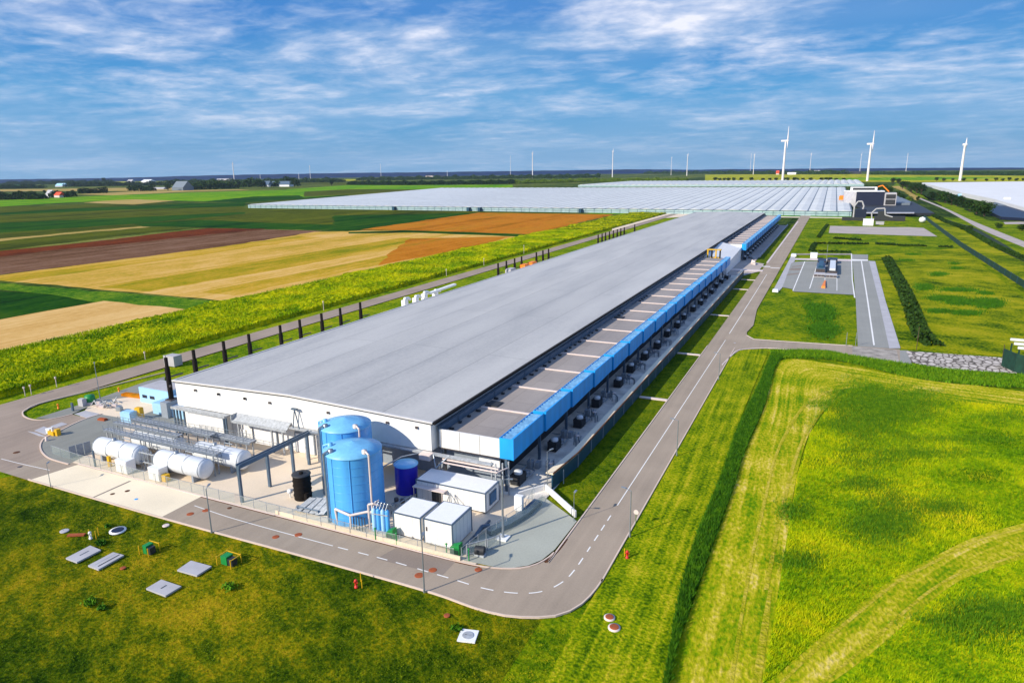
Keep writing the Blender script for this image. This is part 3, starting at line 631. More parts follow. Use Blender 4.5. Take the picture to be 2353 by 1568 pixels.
for i, y in enumerate((165, 212, 275.7, 341, 372)):
    mb = MB(); mb.box(-41.3, -34.2, y-.55, y+.55, -.12, .16); tag(obj('crossing_slab', mb, 'pink_white'), '%s pale slab across the grass beside the teal wall, counted from the near end' % ORD[i], 'slab', 'pale slabs across the grass strip')
mb = MB(); mb.box(-52, -33.8, 405, 411, -.02, .18); tag(obj('access_slab', mb, 'pink_white'), 'wide pale slab leading from the road to the gap between the wings', 'slab')
mb = MB(); mb.add([(-43.5,436,.1), (-40.5,431,.1), (-40.1,431.6,.1), (-43,437,2.6), (-40.8,434,2.0)], [(0,1,4,3), (1,2,4)]); mb.bar((-43.5,436,.2), (-40.5,431,2.0), .3, .2); tag(obj('stair_ramp', mb, 'pink_white'), 'pale sloping stair flank at the near end of the far wing', 'stair')
# white wall and ramp between paving and grass strip
mb = MB(); mb.wall([(-43.6,106.6), (-35.1,99.2)], -.1, 1.1, .3); mb.wall([(-43.8,106.4), (-47.,101.5)], -.1, 1.1, .3); tag(obj('retaining_wall', mb, 'wall_white'), 'white low wall between the grey paved corner and the grass strip', 'wall')
# ---- exhaust stacks
st = thing('exhaust_stack', (0, 0, 0), '', 'chimney', 'black exhaust stacks along the far side of the hall')
mb = MB(); mb.lathe(0, 0, [(.6, 3.9), (.6, 11.9), (.42, 12.1), (.42, 14.5), (.34, 14.5), (.32, 13.8)], 12); obj('flue', mb, 'black', st)
mb = MB(); mb.box(-1.1, 1.1, -2.4, 2.4, 0, 3.9); obj('generator_box', mb, 'wall_grey', st)
mb = MB(); mb.box(-1, 1, -1, 1, 3.9, 4.2); mb.bar((0, .8, 9.6), (1.2, 3.2, 9.9), .3, .3); obj('base', mb, 'trim_dark', st)
us = [(Z_, 'near') for Z_ in (381, 444, 513, 571, 643, 688, 738, 781, 827)]
def y_at(u, x, z):
    lo, hi = 60, 900
    for _ in range(50):
        m_ = (lo+hi)/2; p = Vector((x, m_, z-H)); uu = 1176+F*p.dot(rt)/p.dot(fw)
        if uu < u: lo = m_
        else: hi = m_
    return lo
n_ = 0
for i, u in enumerate((381, 444, 513, 571, 643, 688, 738, 781, 827)):
    put(st, n_, (-142.6, y_at(u, -142.6, 14), 0), 0, '%s tall black stack from the near corner of the hall' % ORD[i]); n_ += 1
for i, u in enumerate((1144, 1163, 1182, 1198, 1232, 1247, 1260)):
    put(st, n_, (-142.6, y_at(u, -142.6, 14), 0), 0, '%s black stack of the middle row by the orange crates' % ORD[i]); n_ += 1
for i, u in enumerate((1374, 1383, 1391, 1400, 1409, 1418, 1426, 1434, 1458)):
    put(st, n_, (-142.6, y_at(u, -142.6, 14), 0), 0, '%s black stack of the farthest row on the hall edge' % ORD[i]); n_ += 1
for i, u in enumerate((1173, 1205, 1222)):
    mb = MB(); y = y_at(u, -139.5, 10); mb.box(-141, -138, y-3, y+3, 6, 10.8); mb.box(-140.8, -138.2, y-2.8, y+2.8, 10.8, 11.2)
    tag(obj('site_crate', mb, 'orange' if i else 'slab'), ['pale crate between the first black stacks of the middle row', 'orange crate left of the tan one in the middle row of stacks', 'orange crate right of the others in the middle row of stacks'][i], 'crate')
# white ducts half way
du = thing('roof_duct', (-139, 196, 0), 'bulky white duct pipes on the far side of the hall roof', 'duct')
for i, (u, z) in enumerate(((930, 13.4), (955, 13.0), (975, 13.5), (1000, 13.0))):
    y = y_at(u, -140, 13); mb = MB(); mb.box(-141, -139.4, y-1.1, y+1.1, 8, z-1.9); mb.path([(-140.2, y, z-2.6), (-140.2, y, z-1.4), (-140.2, y+2.4, z-1.6), (-140.2, y+3.6, z-2.4)], .5, 10); obj('elbow', mb, 'white', du)
mb = MB(); mb.bar((-140, y_at(985, -140, 12), 11.2), (-139, y_at(1040, -140, 12), 11.9), 1.4, .7); obj('duct', mb, 'white', du)
# cabinet beyond the hall corner
mb = MB(); q = g(400, 838); mb.box(q.x-2, q.x+2, q.y-1.5, q.y+1.5, 0, 3.2); mb.box(q.x-2.2, q.x-1.4, q.y-1.7, q.y-1.5, 0, 3.3); tag(obj('road_cabinet', mb, 'slab'), 'pale box cabinet beside the left road behind the near corner of the hall', 'cabinet')
# ---- pale blue plant cabin
cab = thing('plant_cabin', (-154, 113.5, 0), 'pale blue box cabin at the near left corner of the hall', 'cabin')
mb = MB(); mb.box(-159.3, -148.2, 111.4, 118, 0, 4.0); mb.box(-148.2, -137, 106.5, 113, 0, 2.8); obj('body', mb, 'pale_blue', cab)
mb = MB(); mb.box(-159, -148.5, 111.7, 117.7, 4.02, 4.12); obj('roof', mb, 'slab', cab)
for x in (-158.2, -155.4): mb = MB(); mb.box(x, x+1.7, 111.32, 111.42, 1.3, 2.1); obj('vent', mb, 'navy', cab)
# ---- horizontal tanks
ht = thing('storage_tank', (0, 0, 0), '', 'tank', 'lying white tanks in the front yard')
mb = MB(); prof = [(0, -6.9), (.9, -6.85), (1.55, -6.6), (1.9, -6.1), (1.92, 6.1), (1.6, 6.45), (.9, 6.62), (0, 6.66)]
mb.lathe(0, 0, prof, 36, axis='x', cz=2.55); obj('shell', mb, 'pale_tank', ht)
for x in (-4.2, 4.0):
    mb = MB(); mb.box(x-.25, x+.25, -1.5, 1.5, 0, 1.5); obj('saddle', mb, 'wall_grey', ht)
for x in (-6.05, -2.0, 2.0, 6.05): mb = MB(); mb.lathe(0, 0, [(1.93, x-.05), (1.965, x-.05), (1.965, x+.05), (1.93, x+.05)], 36, axis='x', cz=2.55); obj('band', mb, 'steel', ht)
mb = MB(); mb.lathe(-1.5, 0, [(.45, 4.3), (.45, 4.9), (0, 4.95)], 14); mb.path([(1.2, 0, 4.3), (1.2, 0, 5.4), (3.4, 0, 5.4)], .09); obj('fitting', mb, 'steel', ht)
for i, (x, y, lb) in enumerate(((-128.2, 83.7, 'lying white tank nearest the fence on the left'), (-110.6, 84.1, 'lying white tank nearest the fence with its round end to the right'), (-107., 90.2, 'lying grey white tank of the back row with its round end in view'), (-125, 90., 'lying white tank of the back row mostly under the gantry'))):
    put(ht, i, (x, y, 0), 0, lb)
def gantry(x0, x1, y, z, w, label, nm='tank_gantry', m='galv', tilt=0):
    r_ = thing(nm, ((x0+x1)/2, y, 0), label, 'walkway', 'steel walkways over the lying tanks')
    mb = MB(); mb.box(x0, x1, y-w/2, y+w/2, z, z+.14)
    for k in range(int((x1-x0)/1.0)): mb.box(x0+k*1.0, x0+k*1.0+.12, y-w/2, y+w/2, z+.14, z+.2)
    obj('deck', mb, m, r_)
    mb = MB(); mb.bar((x0, y-w/2, z-.1), (x1, y-w/2, z-.1), .2, .45); mb.bar((x0, y+w/2, z-.1), (x1, y+w/2, z-.1), .2, .45); obj('beam', mb, 'steel', r_)
    mb = MB()
    for s_ in (-1, 1):
        for h in (.55, 1.1): mb.bar((x0, y+s_*w/2, z+h), (x1, y+s_*w/2, z+h), .07, .07)
        for k in range(int((x1-x0)/1.8)+1): mb.bar((x0+k*1.8, y+s_*w/2, z), (x0+k*1.8, y+s_*w/2, z+1.1), .07, .07)
    obj('railing', mb, 'steel', r_)
    for k in range(4):
        x = x0+1+(x1-x0-2)*k/3; mb = MB(); mb.box(x-.1, x+.1, y-w/2, y-w/2+.2, 0, z-.3); mb.box(x-.1, x+.1, y+w/2-.2, y+w/2, 0, z-.3); obj('post', mb, 'galv', r_)
    return r_
gantry(-137, -104., 87.0, 4.6, 1.2, 'long steel walkway just above the two front lying tanks')
gantry(-136, -112, 93.0, 5.0, 1.5, 'steel walkway behind the back row of lying tanks, on the left')
gantry(-119, -103, 94.8, 4.2, 1.8, 'short steel walkway behind the back tanks, on the right')
gantry(-138, -118, 90., 5.0, 1.2, 'narrow steel walkway over the left back tank')
vt = thing('pipe_stand', (-119.2, 84, 0), 'dense row of thin vertical pipes between the two front lying tanks', 'pipes')
mb = MB()
for k in range(7): mb.tube((-121.2+k*.55, 83.+.25*(k % 2), 0), (-121.2+k*.55, 83.+.25*(k % 2), 4.2), .09)
obj('riser', mb, 'steel', vt); mb = MB(); mb.box(-121.5, -117.3, 82.9, 83.2, 1.5, 1.7); mb.box(-121.5, -117.3, 82.9, 83.2, 3.5, 3.7); obj('frame', mb, 'galv', vt)
for i, (u, w_, h_, lb) in enumerate((((1030, 905), 3.2, 2.7, 'white pump cabinet in front of the left lying tank'), ((1305, 968), 3.0, 2.6, 'white pump cabinet with a yellow flank in front of the right lying tank'))):
    q = c('A', *u); r_ = thing('pump_cabinet', q, lb, 'cabinet')
    mb = MB(); mb.box(q.x-w_/2, q.x+w_/2, q.y, q.y+2, .1, h_); obj('body', mb, 'white', r_)
    mb = MB(); mb.box(q.x-w_/2+.1, q.x-.05, q.y-.05, q.y-.005, .3, h_-.2); mb.box(q.x+.05, q.x+w_/2-.1, q.y-.05, q.y-.005, .3, h_-.2); obj('door', mb, 'wall_white', r_)
    if i: mb = MB(); mb.box(q.x+w_/2+.02, q.x+w_/2+1.2, q.y+.3, q.y+1.4, .1, 1.4); obj('side_box', mb, 'yellow', r_)
mb = MB(); q = c('A', 920, 850); mb.box(q.x-.3, q.x+.3, q.y, q.y+.5, 0, 2.2); tag(obj('yellow_post', mb, 'yellow'), 'yellow upright box under the left lying tank', 'box')
q = c('A', 800, 850); mb = MB(); mb.box(q.x-.15, q.x+.15, q.y, q.y+.3, 0, 3.4); tag(obj('steel_post', mb, 'dark_steel'), 'blue grey steel post at the left end of the front tanks', 'post')
scr = thing('wind_screen', (-141, 81, 0), 'row of translucent grey panels at the left end of the tank yard', 'screen')
for k in range(3): a = c('A', 595+k*62, 780-k*18); b = c('A', 650+k*62, 764-k*18); mb = MB(); mb.wall([a, b], .1, 2.6, .08); obj('panel', mb, 'wall_grey', scr)
# pipe bridge
pb = thing('pipe_bridge', (-91.6, 80.3, 0), 'blue grey steel pipe bridge from the fence back to the blue tanks', 'pipe bridge')
mb = MB(); mb.bar((-91.6, 80.2, 6.8), (-91.0, 98.3, 6.8), .75, .55); mb.bar((-91.9, 80.2, 7.25), (-91.3, 98.3, 7.25), .2, .2); mb.bar((-91.2, 80.2, 7.25), (-90.6, 98.3, 7.25), .2, .2); obj('beam', mb, 'dark_steel', pb)
for y in (80.4, 87.2, 93.6, 98): mb = MB(); mb.box(-91.85, -91.35, y-.22, y+.22, 0, 6.55); obj('post', mb, 'dark_steel', pb)
mb = MB(); mb.path([(-91, 98, 7), (-86, 96.5, 8), (-82.8, 94.2, 9.4)], .22); obj('pipe', mb, 'steel', pb)
# ---- vertical tanks
def vtank(cx, cy, r, zt, zc, m, mc, label, ribs=True, nm='tank', pl=True):
    t_ = thing(nm, (cx, cy, 0), label, 'tank')
    mb = MB(); mb.lathe(cx, cy, [(r, 0), (r, zt*.33), (r, zt*.66), (r, zt)], 48); obj('shell', mb, m, t_)
    mb = MB(); mb.lathe(cx, cy, [(r+.14, zt-.02), (r+.14, zt+.12), (r*.55, zt+(zc-zt)*.5), (.0, zc)], 48); obj('roof', mb, mc, t_)
    if ribs:
        mb = MB()
        for z in [zt*k/8 for k in range(1, 8)]: mb.lathe(cx, cy, [(r+.01, z-.03), (r+.06, z), (r+.01, z+.03)], 48)
        for a in (40, 100, 160, 220, 262, 300): mb.box(cx+(r+.03)*math.cos(R(a))-.05, cx+(r+.03)*math.cos(R(a))+.05, cy+(r+.03)*math.sin(R(a))-.05, cy+(r+.03)*math.sin(R(a))+.05, 0, zt)
        obj('stiffener', mb, m, t_)
    if pl:
        for i, a in enumerate((-118, -22, -160)):
            ca, sa = math.cos(R(a)), math.sin(R(a)); mb = MB(); x, y = cx+(r+.35)*ca, cy+(r+.35)*sa
            mb.path([(x, y, 0), (x, y, zt+.4), (cx+(r-.7)*ca, cy+(r-.7)*sa, zt+.8)], .22 if i == 0 else .17); mb.lathe(cx+(r-.9)*ca, cy+(r-.9)*sa, [(.45, zt+.2), (.45, zt+.9), (0, zt+1.0)], 12)
            obj('pipe', mb, 'light_blue' if i == 2 else ('steel' if i == 0 else 'pink_white'), t_)
    return t_
vtank(-70.1, 85.5, 4.75, 11.9, 13.3, 'tank_blue', 'tank_cap', 'front one of the two tall light blue tanks, with pipes down its side')
vtank(-77.9, 93.4, 4.6, 12.3, 13.7, 'tank_blue', 'tank_cap', 'rear one of the two tall light blue tanks, close to the white wall')
dt = vtank(-66.8, 96.0, 2.1, 5.4, 5.9, 'deep_blue', 'light_blue', 'small deep blue tank with a light blue lid right of the tall tanks', False, pl=False)
t_ = vtank(-82.7, 86.2, 1.55, 4.6, 4.75, 'black', 'dark', 'black upright tank left of the tall light blue tanks', False, pl=False)
mb = MB()
for z in (.8, 1.7, 2.6, 3.5): mb.lathe(-82.7, 86.2, [(1.55, z-.12), (1.66, z), (1.55, z+.12)], 32)
mb.lathe(-82.7, 86.2, [(.4, 4.7), (.4, 5.0), (0, 5.05)], 12); mb.box(-81.3, -80.7, 84.9, 85.6, 0, 1.6); obj('hoop', mb, 'black', t_)
mb = MB(); mb.lathe(-84.9, 85.3, [(0, .9), (.5, 1.0), (.5, 1.5), (0, 1.6)], 12); mb.path([(-84.9, 85.3, 0), (-84.9, 85.3, 1)], .1); obj('filter', mb, 'white', t_)
# skid, frame pipes, blue filter module
sk_ = thing('steel_ramp', (-77.5, 83.6, 0), 'heap of grey steel sheeting and grating between black tank and tall blue tank', 'steel sheets')
for k in range(4): mb = MB(); x = -80.6+k*1.5; mb.add([(x, 81.6, .3), (x+1.6, 81.2+.3*k, .5), (x+2.4, 84.6, 1.6+.3*k), (x+.6, 85, 1.2+.3*k), (x, 81.6, .2), (x+1.6, 81.2+.3*k, .4), (x+2.4, 84.6, 1.5+.3*k), (x+.6, 85, 1.1+.3*k)], [(0,1,2,3), (7,6,5,4), (0,4,5,1), (1,5,6,2), (2,6,7,3), (3,7,4,0)]); obj('sheet', mb, 'galv', sk_)
mb = MB(); mb.path([(-80, 81.8, 0), (-80, 81.8, .9), (-75.6, 82, .9), (-75.6, 82, 0)], .12); obj('frame', mb, 'dark_steel', sk_)
pf = thing('foot_piping', (-66.2, 80.9, 0), 'pink white pipe frame standing against the foot of the front blue tank', 'pipe frame')
mb = MB(); mb.path([(-70.6, 81.0, 0), (-70.6, 80.6, 3.0), (-67.2, 80.1, 2.8), (-64.6, 81.4, 3.4), (-63.4, 81.9, 3.4)], .22); mb.path([(-67.2, 80.1, 0), (-67.2, 80.1, 2.8)], .16); obj('header', mb, 'pink_white', pf)
mb = MB(); mb.path([(-64.4, 81.4, 0), (-64.4, 81.4, 4.7), (-63.6, 81.7, 4.9), (-62.9, 82.2, 4.5)], .2); mb.path([(-64.1, 82.2, 4.4), (-64.1, 83.8, 4.4)], .13); obj('riser', mb, 'pink_white', pf)
mb = MB()
for k in range(5): mb.tube((-66.8+k*.5, 80.3+.1*k, 0), (-66.8+k*.5, 80.3+.1*k, 2.6), .08)
obj('rod', mb, 'trim_dark', pf)
fm = thing('filter_module', (-62.2, 81.5, 0), 'upright light blue filter module beside the first white container box', 'filter')
for k in range(4):
    mb = MB(); mb.lathe(-63.5+k*.8, 81.5+.12*k, [(.36, .3), (.36, 3.9), (.2, 4.2), (0, 4.25)], 16); obj('cylinder', mb, 'tank_blue' if k % 2 else 'pale_blue', fm)
mb = MB(); mb.box(-64.1, -60.7, 81.2, 82.4, 0, .35); mb.bar((-64, 81.1, 3.4), (-60.8, 81.5, 3.4), .12, .15); obj('frame', mb, 'galv', fm)
mb = MB()
for k in range(5): mb.path([(-63.6+k*.6, 81.6, 4.2), (-63.6+k*.6, 82.2, 5.0), (-63.6+k*.6, 83.2, 4.4), (-63.6+k*.6, 84.2, 2.8)], .08)
obj('hose', mb, 'steel', fm)
pp = thing('pipe_cluster', (-62.5, 89.5, 0), 'tangle of grey pipes between front blue tank and the long white container', 'pipes')
mb = MB()
for k in range(8):
    x = -65.2+k*.7; mb.path([(x, 87.4+.3*(k % 3), 0), (x, 87.4+.3*(k % 3), 1.2+.3*(k % 4)), (x+.4, 91.2, 1.2+.3*(k % 4)), (x+.4, 92.6, .4)], .11)
obj('pipe', mb, 'steel', pp); mb = MB()
for k in range(4): mb.lathe(-64.6+k*1.3, 89.4, [(0, 1.5), (.4, 1.5), (.4, 2.1), (0, 2.2)], 12)
obj('valve', mb, 'trim_dark', pp)
# overhead pipes by the dark bay
op = thing('overhead_pipe', (-62, 99, 0), 'bent grey pipes under the white wall, above the deep blue tank', 'pipes')
mb = MB(); mb.path([(-73.5, 92.2, 3.2), (-69, 98, 5.6), (-66.2, 100.2, 6.0), (-61.5, 100.6, 5.8)], .13); mb.path([(-63.2, 99.8, 6.2), (-62.2, 98.8, 4.2), (-60.2, 100.4, 6.3)], .16); obj('pipe', mb, 'steel', op)
mb = MB(); mb.box(-65.9, -63.6, 99.0, 100.6, 5.2, 6.3); obj('air_unit', mb, 'pink_white', op)
fp = thing('corner_frame', (-51, 101, 0), 'steel corner posts holding the near end of the blue edge', 'frame')
for x, y in ((-51.6, 100.6), (-50.6, 100.2), (-49.6, 101.0), (-48.9, 102.0)): mb = MB(); mb.box(x-.12, x+.12, y-.12, y+.12, 0, 6.5); obj('post', mb, 'galv', fp)
mb = MB(); mb.bar((-61.5, 100.2, 5.6), (-50, 100.2, 5.6), .3, .3); mb.bar((-61.5, 99.6, 5.2), (-50, 99.6, 5.2), .2, .2); mb.bar((-50, 99.6, 5.2), (-48.9, 102, 5.4), .2, .2); obj('beam', mb, 'pink_white', fp)
mb = MB(); mb.box(-63.5, -52, 105.0, 105.2, 0, 6.4); obj('lower_wall', mb, 'wall_grey', hall)
mb = MB(); mb.box(-56.4, -52.1, 104.9, 105.0, 2.2, 5.0); obj('wall_panel', mb, 'white', hall)
# ---- containers
def container(x0, x1, y0, y1, h, label, slope=.35, trim=True):
    t_ = thing('equipment_container', ((x0+x1)/2, (y0+y1)/2, 0), label, 'container')
    mb = MB(); mb.box(x0, x1, y0, y1, .25, h); obj('body', mb, 'wall_white', t_)
    mb = MB(); mb.box(x0-.12, x1+.12, y0-.12, y1+.12, h, h+.14); obj('roof_edge', mb, 'dark_steel', t_)
    mb = MB(); mb.box(x0+.16, x1-.16, y0+.16, y1-.16, h+.14, h+.2); obj('roof', mb, 'white', t_)
    for x in (x0, x1):
        for y in (y0, y1): mb = MB(); mb.box(x-.09, x+.09, y-.09, y+.09, .2, h-.01); obj('corner_post', mb, 'dark_steel', t_)
    mb = MB(); mb.box(x0+.2, x1-.2, y0+.2, y1-.2, 0, .25); obj('plinth', mb, 'black', t_)
    mb = MB()
    for k in range(1, int((x1-x0)/1.2)): mb.box(x0+k*1.2-.015, x0+k*1.2+.015, y0-.012, y0-.002, .3, h-.1)
    for k in range(1, int((y1-y0)/1.2)): mb.box(x1+.002, x1+.012, y0+k*1.2-.015, y0+k*1.2+.015, .3, h-.1)
    obj('joint_or_gap_shade', mb, 'wall_grey', t_)
    return t_
k1 = container(-63.4, -49.5, 94.0, 99.2, 3.7, 'long white container with a window in its right end, close to the hall')
mb = MB(); mb.box(-49.5, -49.38, 95.4, 98.0, .9, 3.1); wn_ = obj('window', mb, 'dark_steel', k1); mb = MB(); mb.box(-49.38, -49.34, 95.55, 97.85, 1.05, 2.95); obj('pane', mb, 'glass', wn_)
mb = MB(); mb.box(-60.2, -58.0, 93.93, 93.99, .3, 2.6); obj('opening', mb, 'dark', k1)
mb = MB(); mb.box(-63.4, -57.0, 92.7, 93.98, 2.9, 3.05); mb.bar((-63.2, 92.8, 0), (-63.2, 92.8, 2.9), .1, .1); mb.bar((-57.4, 92.8, 0), (-57.4, 92.8, 2.9), .1, .1); obj('awning', mb, 'pink_white', k1)
mb = MB(); mb.bar((-56, 93.2, 3.0), (-53.2, 92.2, .6), .12, .12); mb.bar((-56, 93.2, 3.0), (-55.2, 92.4, .6), .12, .12); mb.bar((-56,93.2,3.0), (-56.6,92.4,.6), .12, .12); obj('brace', mb, 'galv', k1)
container(-60.0, -54.9, 82.0, 87.6, 3.9, 'white container box beside the light blue filter module')
k3 = container(-54.0, -48.9, 81.6, 87.8, 4.3, 'white container box nearest the corner of the road')
mb = MB(); mb.box(-53.6, -53.45, 81.45, 81.55, 2.4, 3.1); obj('handle', mb, 'trim_dark', k3)
mb = MB(); mb.box(-47.9, -47.6, 81.4, 92., 0, .35); mb.path([(-47.4, 86, .3), (-47.4, 88.6, .9), (-46.4, 89.4, .9)], .35); tag(obj('ground_pipe', mb, 'dark_steel'), 'dark ground pipe right of the corner container box', 'pipe')
for i, (a, w_, h_) in enumerate((((370, 1250), 1.3, 1.9), ((955, 1390), 1.6, 1.9))):
    q = c('C', *a); r_ = thing('green_cabinet', q, ['green cabinet beside the light blue filter module', 'green cabinet below the corner container box'][i], 'cabinet')
    mb = MB(); mb.add([(q.x-w_/2, q.y, 0), (q.x+w_/2, q.y, 0), (q.x+w_/2, q.y+1.2, 0), (q.x-w_/2, q.y+1.2, 0), (q.x-w_/2, q.y, h_*.65), (q.x+w_/2, q.y, h_), (q.x+w_/2, q.y+1.2, h_), (q.x-w_/2, q.y+1.2, h_*.65)], [(0,1,5,4), (1,2,6,5), (2,3,7,6), (3,0,4,7), (4,5,6,7)]); obj('body', mb, 'green_paint', r_)
    mb = MB(); mb.box(q.x-w_/2+.1, q.x+w_/2-.1, q.y-.03, q.y-.002, .15, h_*.5); obj('door', mb, 'green_net', r_)
for i, a in enumerate(((245, 1245), (435, 1290), (885, 1388), (1085, 1435))):
    q = c('C', *a); mb = MB(); mb.tube(q, q+Vector((0,0,1.9)), .1); mb.lathe(q.x, q.y, [(.2, 1.9), (.2, 2.0), (0, 2.05)], 10); tag(obj('green_post', mb, 'green_paint'), '%s green post from the left along the front fence' % ORD[i], 'post', 'green posts')
hv = thing('hose_valve', c('C', 1180, 1390), 'dark round hose valve by the fence corner', 'valve')
q = c('C', 1180, 1390); mb = MB(); mb.tube(q+Vector((-.7,0,.8)), q+Vector((.7,.3,.8)), .7, n=16); obj('drum', mb, 'dark', hv); mb = MB(); mb.box(q.x-.9, q.x+.9, q.y-.4, q.y+.6, 0, .3); obj('base', mb, 'galv', hv)
# ---- fences
def fence(pts, h, label, step=3., nm='mesh_fence', m='mesh_fence', pm='galv', pr=.05):
    P = resample(pts, 2) if False else [Vector((p[0], p[1], 0)) for p in pts]
    r_ = thing(nm, P[0], label, 'fence'); mb = MB()
    for a, b in zip(P, P[1:]): mb.quad(a+Vector((0,0,.05)), b+Vector((0,0,.05)), b+Vector((0,0,h)), a+Vector((0,0,h)))
    obj('panel', mb, m, r_); mb = MB()
    for a, b in zip(P, P[1:]): mb.bar(a+Vector((0,0,h)), b+Vector((0,0,h)), .05, .05)
    obj('rail', mb, pm, r_)
    proto_ = None; cnt = 0
    for a, b in zip(P, P[1:]):
        L_ = (b-a).length; k_ = max(1, int(L_/step))
        for j in range(k_):
            p = a.lerp(b, j/k_)
            if cnt >= 95: break
            if proto_ is None: mb = MB(); mb.tube(p, p+Vector((0,0,h+.1)), pr, n=6); proto_ = obj('post', mb, pm, r_)
            else: q = proto_.copy(); COL.objects.link(q); q.location = p-P[0]
            cnt += 1
    return r_
fence([(-146,80.5), (-135.6,79.7), (-100,79.5), (-92.6,79.6)], 1.9, 'see-through mesh fence in front of the lying tanks')
fence([(-91,79.6), (-67,79.5), (-47.6,79.7)], 1.7, 'see-through mesh fence along the road by the blue tanks')
fence([(-46.4,79.9), (-45.6,86.5), (-43.4,97.), (-44.6,104)], 2., 'see-through fence on the left edge of the grey paved corner', 2.2)
mb = MB(); mb.box(-83, -46.5, 79.55, 79.8, 0, .65); tag(obj('plinth_wall', mb, 'yard_concrete'), 'low cream kerb wall under the fence by the blue tanks', 'wall')
gt = thing('glass_ramp', (-43, 92, 0), 'curved grey ramp with a teal glass railing on the paved corner', 'ramp')
mb = MB(); mb.wall([(-46.2,88.2), (-44.4,91.5), (-43.2,96), (-42.8,101)], 0, .8, 1.5); obj('deck', mb, 'dark_steel', gt)
mb = MB(); mb.wall([(-45.3,87.6), (-43.5,91.), (-42.3,95.8), (-41.9,101)], .0, 1.9, .06); obj('railing', mb, 'mesh_fence', gt)
ft = thing('gate_panel', (-43.8, 82.2, 0), 'grey framed gate panels at the near tip of the paved corner', 'gate')
for a, b in (((-46.2,81.2), (-44.2,83.6)), ((-44.,83.8), (-42.8,85.8))):
    mb = MB(); a3, b3 = Vector((*a, 0)), Vector((*b, 0)); mb.bar(a3+Vector((0,0,1.9)), b3+Vector((0,0,1.9)), .12, .12); mb.bar(a3+Vector((0,0,.2)), b3+Vector((0,0,.2)), .12, .12); mb.bar(a3, a3+Vector((0,0,2)), .16, .16); mb.bar(b3, b3+Vector((0,0,2)), .16, .16); p_ = obj('frame', mb, 'galv', ft)
    mb = MB(); mb.wall([a3, b3], .25, 1.85, .04); obj('infill', mb, 'mesh_fence', p_)
q = c('C', 1535, 1010); sg = thing('white_kiosk', q, 'white rounded box on the edge of the paved corner', 'cabinet')
mb = MB(); mb.box(q.x-.7, q.x+.7, q.y-.4, q.y+.5, .6, 3.3); obj('body', mb, 'white', sg); mb = MB(); mb.box(q.x-.5, q.x+.5, q.y-.3, q.y+.6, 0, .6); obj('foot', mb, 'galv', sg)
# green boundary net far right
fence(cs('H', [(1592,15), (1640,55), (1880,240), (2050,350), (2350,545)])+[Vector((96, 340, 0))], 3.4, 'dark green net fence running down the right side of the fields', 14., 'net_fence', 'green_net', 'teal_screen', .16)
# ================================================================== street lamps and posts
def lamp(base, h, arm, label, r=.09, group='slim grey lamp posts', head='steel'):
    base = Vector((base[0], base[1], 0)); t_ = thing('street_lamp', base, label, 'street lamp', group)
    mb = MB(); mb.tube(base, base+Vector((0,0,h)), r*1.3, r*.8, 10); mb.tube(base, base+Vector((0,0,.5)), r*1.9, r*1.7, 10); obj('pole', mb, 'steel', t_)
    a = Vector((arm[0], arm[1], 0)); mb = MB(); mb.bar(base+Vector((0,0,h-.05)), base+a+Vector((0,0,h+.12)), .07, .07); obj('arm', mb, 'steel', t_)
    e_ = base+a*1.0+Vector((0,0,h+.12)); d = a.normalized(); mb = MB(); mb.bar(e_-d*.15, e_+d*.75, .34, .12); mb.bar(e_-d*.05, e_+d*.65, .26, .16); obj('lamp_head', mb, head, t_)
    return t_
lamp((-88., 70.4), 7.8, (-.5, .9), 'slim lamp post on the lawn edge below the lying tanks')
lamp((-47.2, 70.6), 8.2, (-.4, .9), 'slim lamp post on the lawn edge below the white container boxes')
lamp((-25.0, 96.6), 8.0, (-1., .3), 'slim lamp post on the right verge of the road, near the bend')
q = g(1550, 1045); lamp((-24.8, q.y), 7.6, (-1., .2), 'slim lamp post on the right verge, farther up the road')
q = c('C', 1392, 1235); l_ = lamp((q.x, q.y), 10.2, (.9, .3), 'thick grey lamp post with a white footing on the paved corner', .16)
mb = MB(); mb.box(q.x-.9, q.x+.9, q.y-.9, q.y+.9, .0, .22); obj('footing', mb, 'white', l_)
q = c('A', 845, 275); lamp((q.x, q.y), 9.5, (-.6, .4), 'slim lamp post behind the grass island at the left')
lamp((-43.4, 106.9), 7.4, (.3, .8), 'slim lamp post at the near end of the teal wall', .07)
q = c('A', 430, 1020); lamp((q.x, q.y), 4.6, (-.2, .3), 'thin low post at the left corner of the pale apron', .05)
q = c('K', 1522, 340); lamp((q.x, q.y), 5., (.0, .4), 'thin post at the lower end of the white low wall', .05)
for k_, (u, v) in enumerate(((1915, 908), )):
    q = g((1300+u/2.614)*.8, (700+1180/2.614)*.8); lamp((-25., 188.), 7.4, (-1., .2), 'faint lamp post on the right verge before the junction')
sp_ = thing('round_sign', c('K', 1940, 375), 'pale round sign on a short post at the road bend', 'sign'); q = c('K', 1940, 375)
mb = MB(); mb.tube(q, q+Vector((0,0,2.2)), .06); obj('post', mb, 'green_strip', sp_)
mb = MB(); mb.tube(q+Vector((0,-.04,2.55)), q+Vector((0,.04,2.55)), .42, n=20); obj('plate', mb, 'pink_white', sp_)
for i, (k_, x, y, h) in enumerate((('E',170,1535,2.6), ('E',212,1525,2.8), ('E',382,1475,3.), ('E',976,1290,2.6), ('E',2174,960,4.), ('F',662,735,4.), ('F',915,663,4.5), ('F',1185,583,6.))):
    q = c(k_, x, y); mb = MB(); mb.tube(q, q+Vector((0,0,h)), .11, n=6); mb.box(q.x-.18, q.x+.18, q.y-.18, q.y+.18, h-.5, h); tag(obj('marker_post', mb, 'pink_white'), '%s pale stake from the left along the edge of the tall crop' % ORD[i], 'post', 'stakes by the crop')
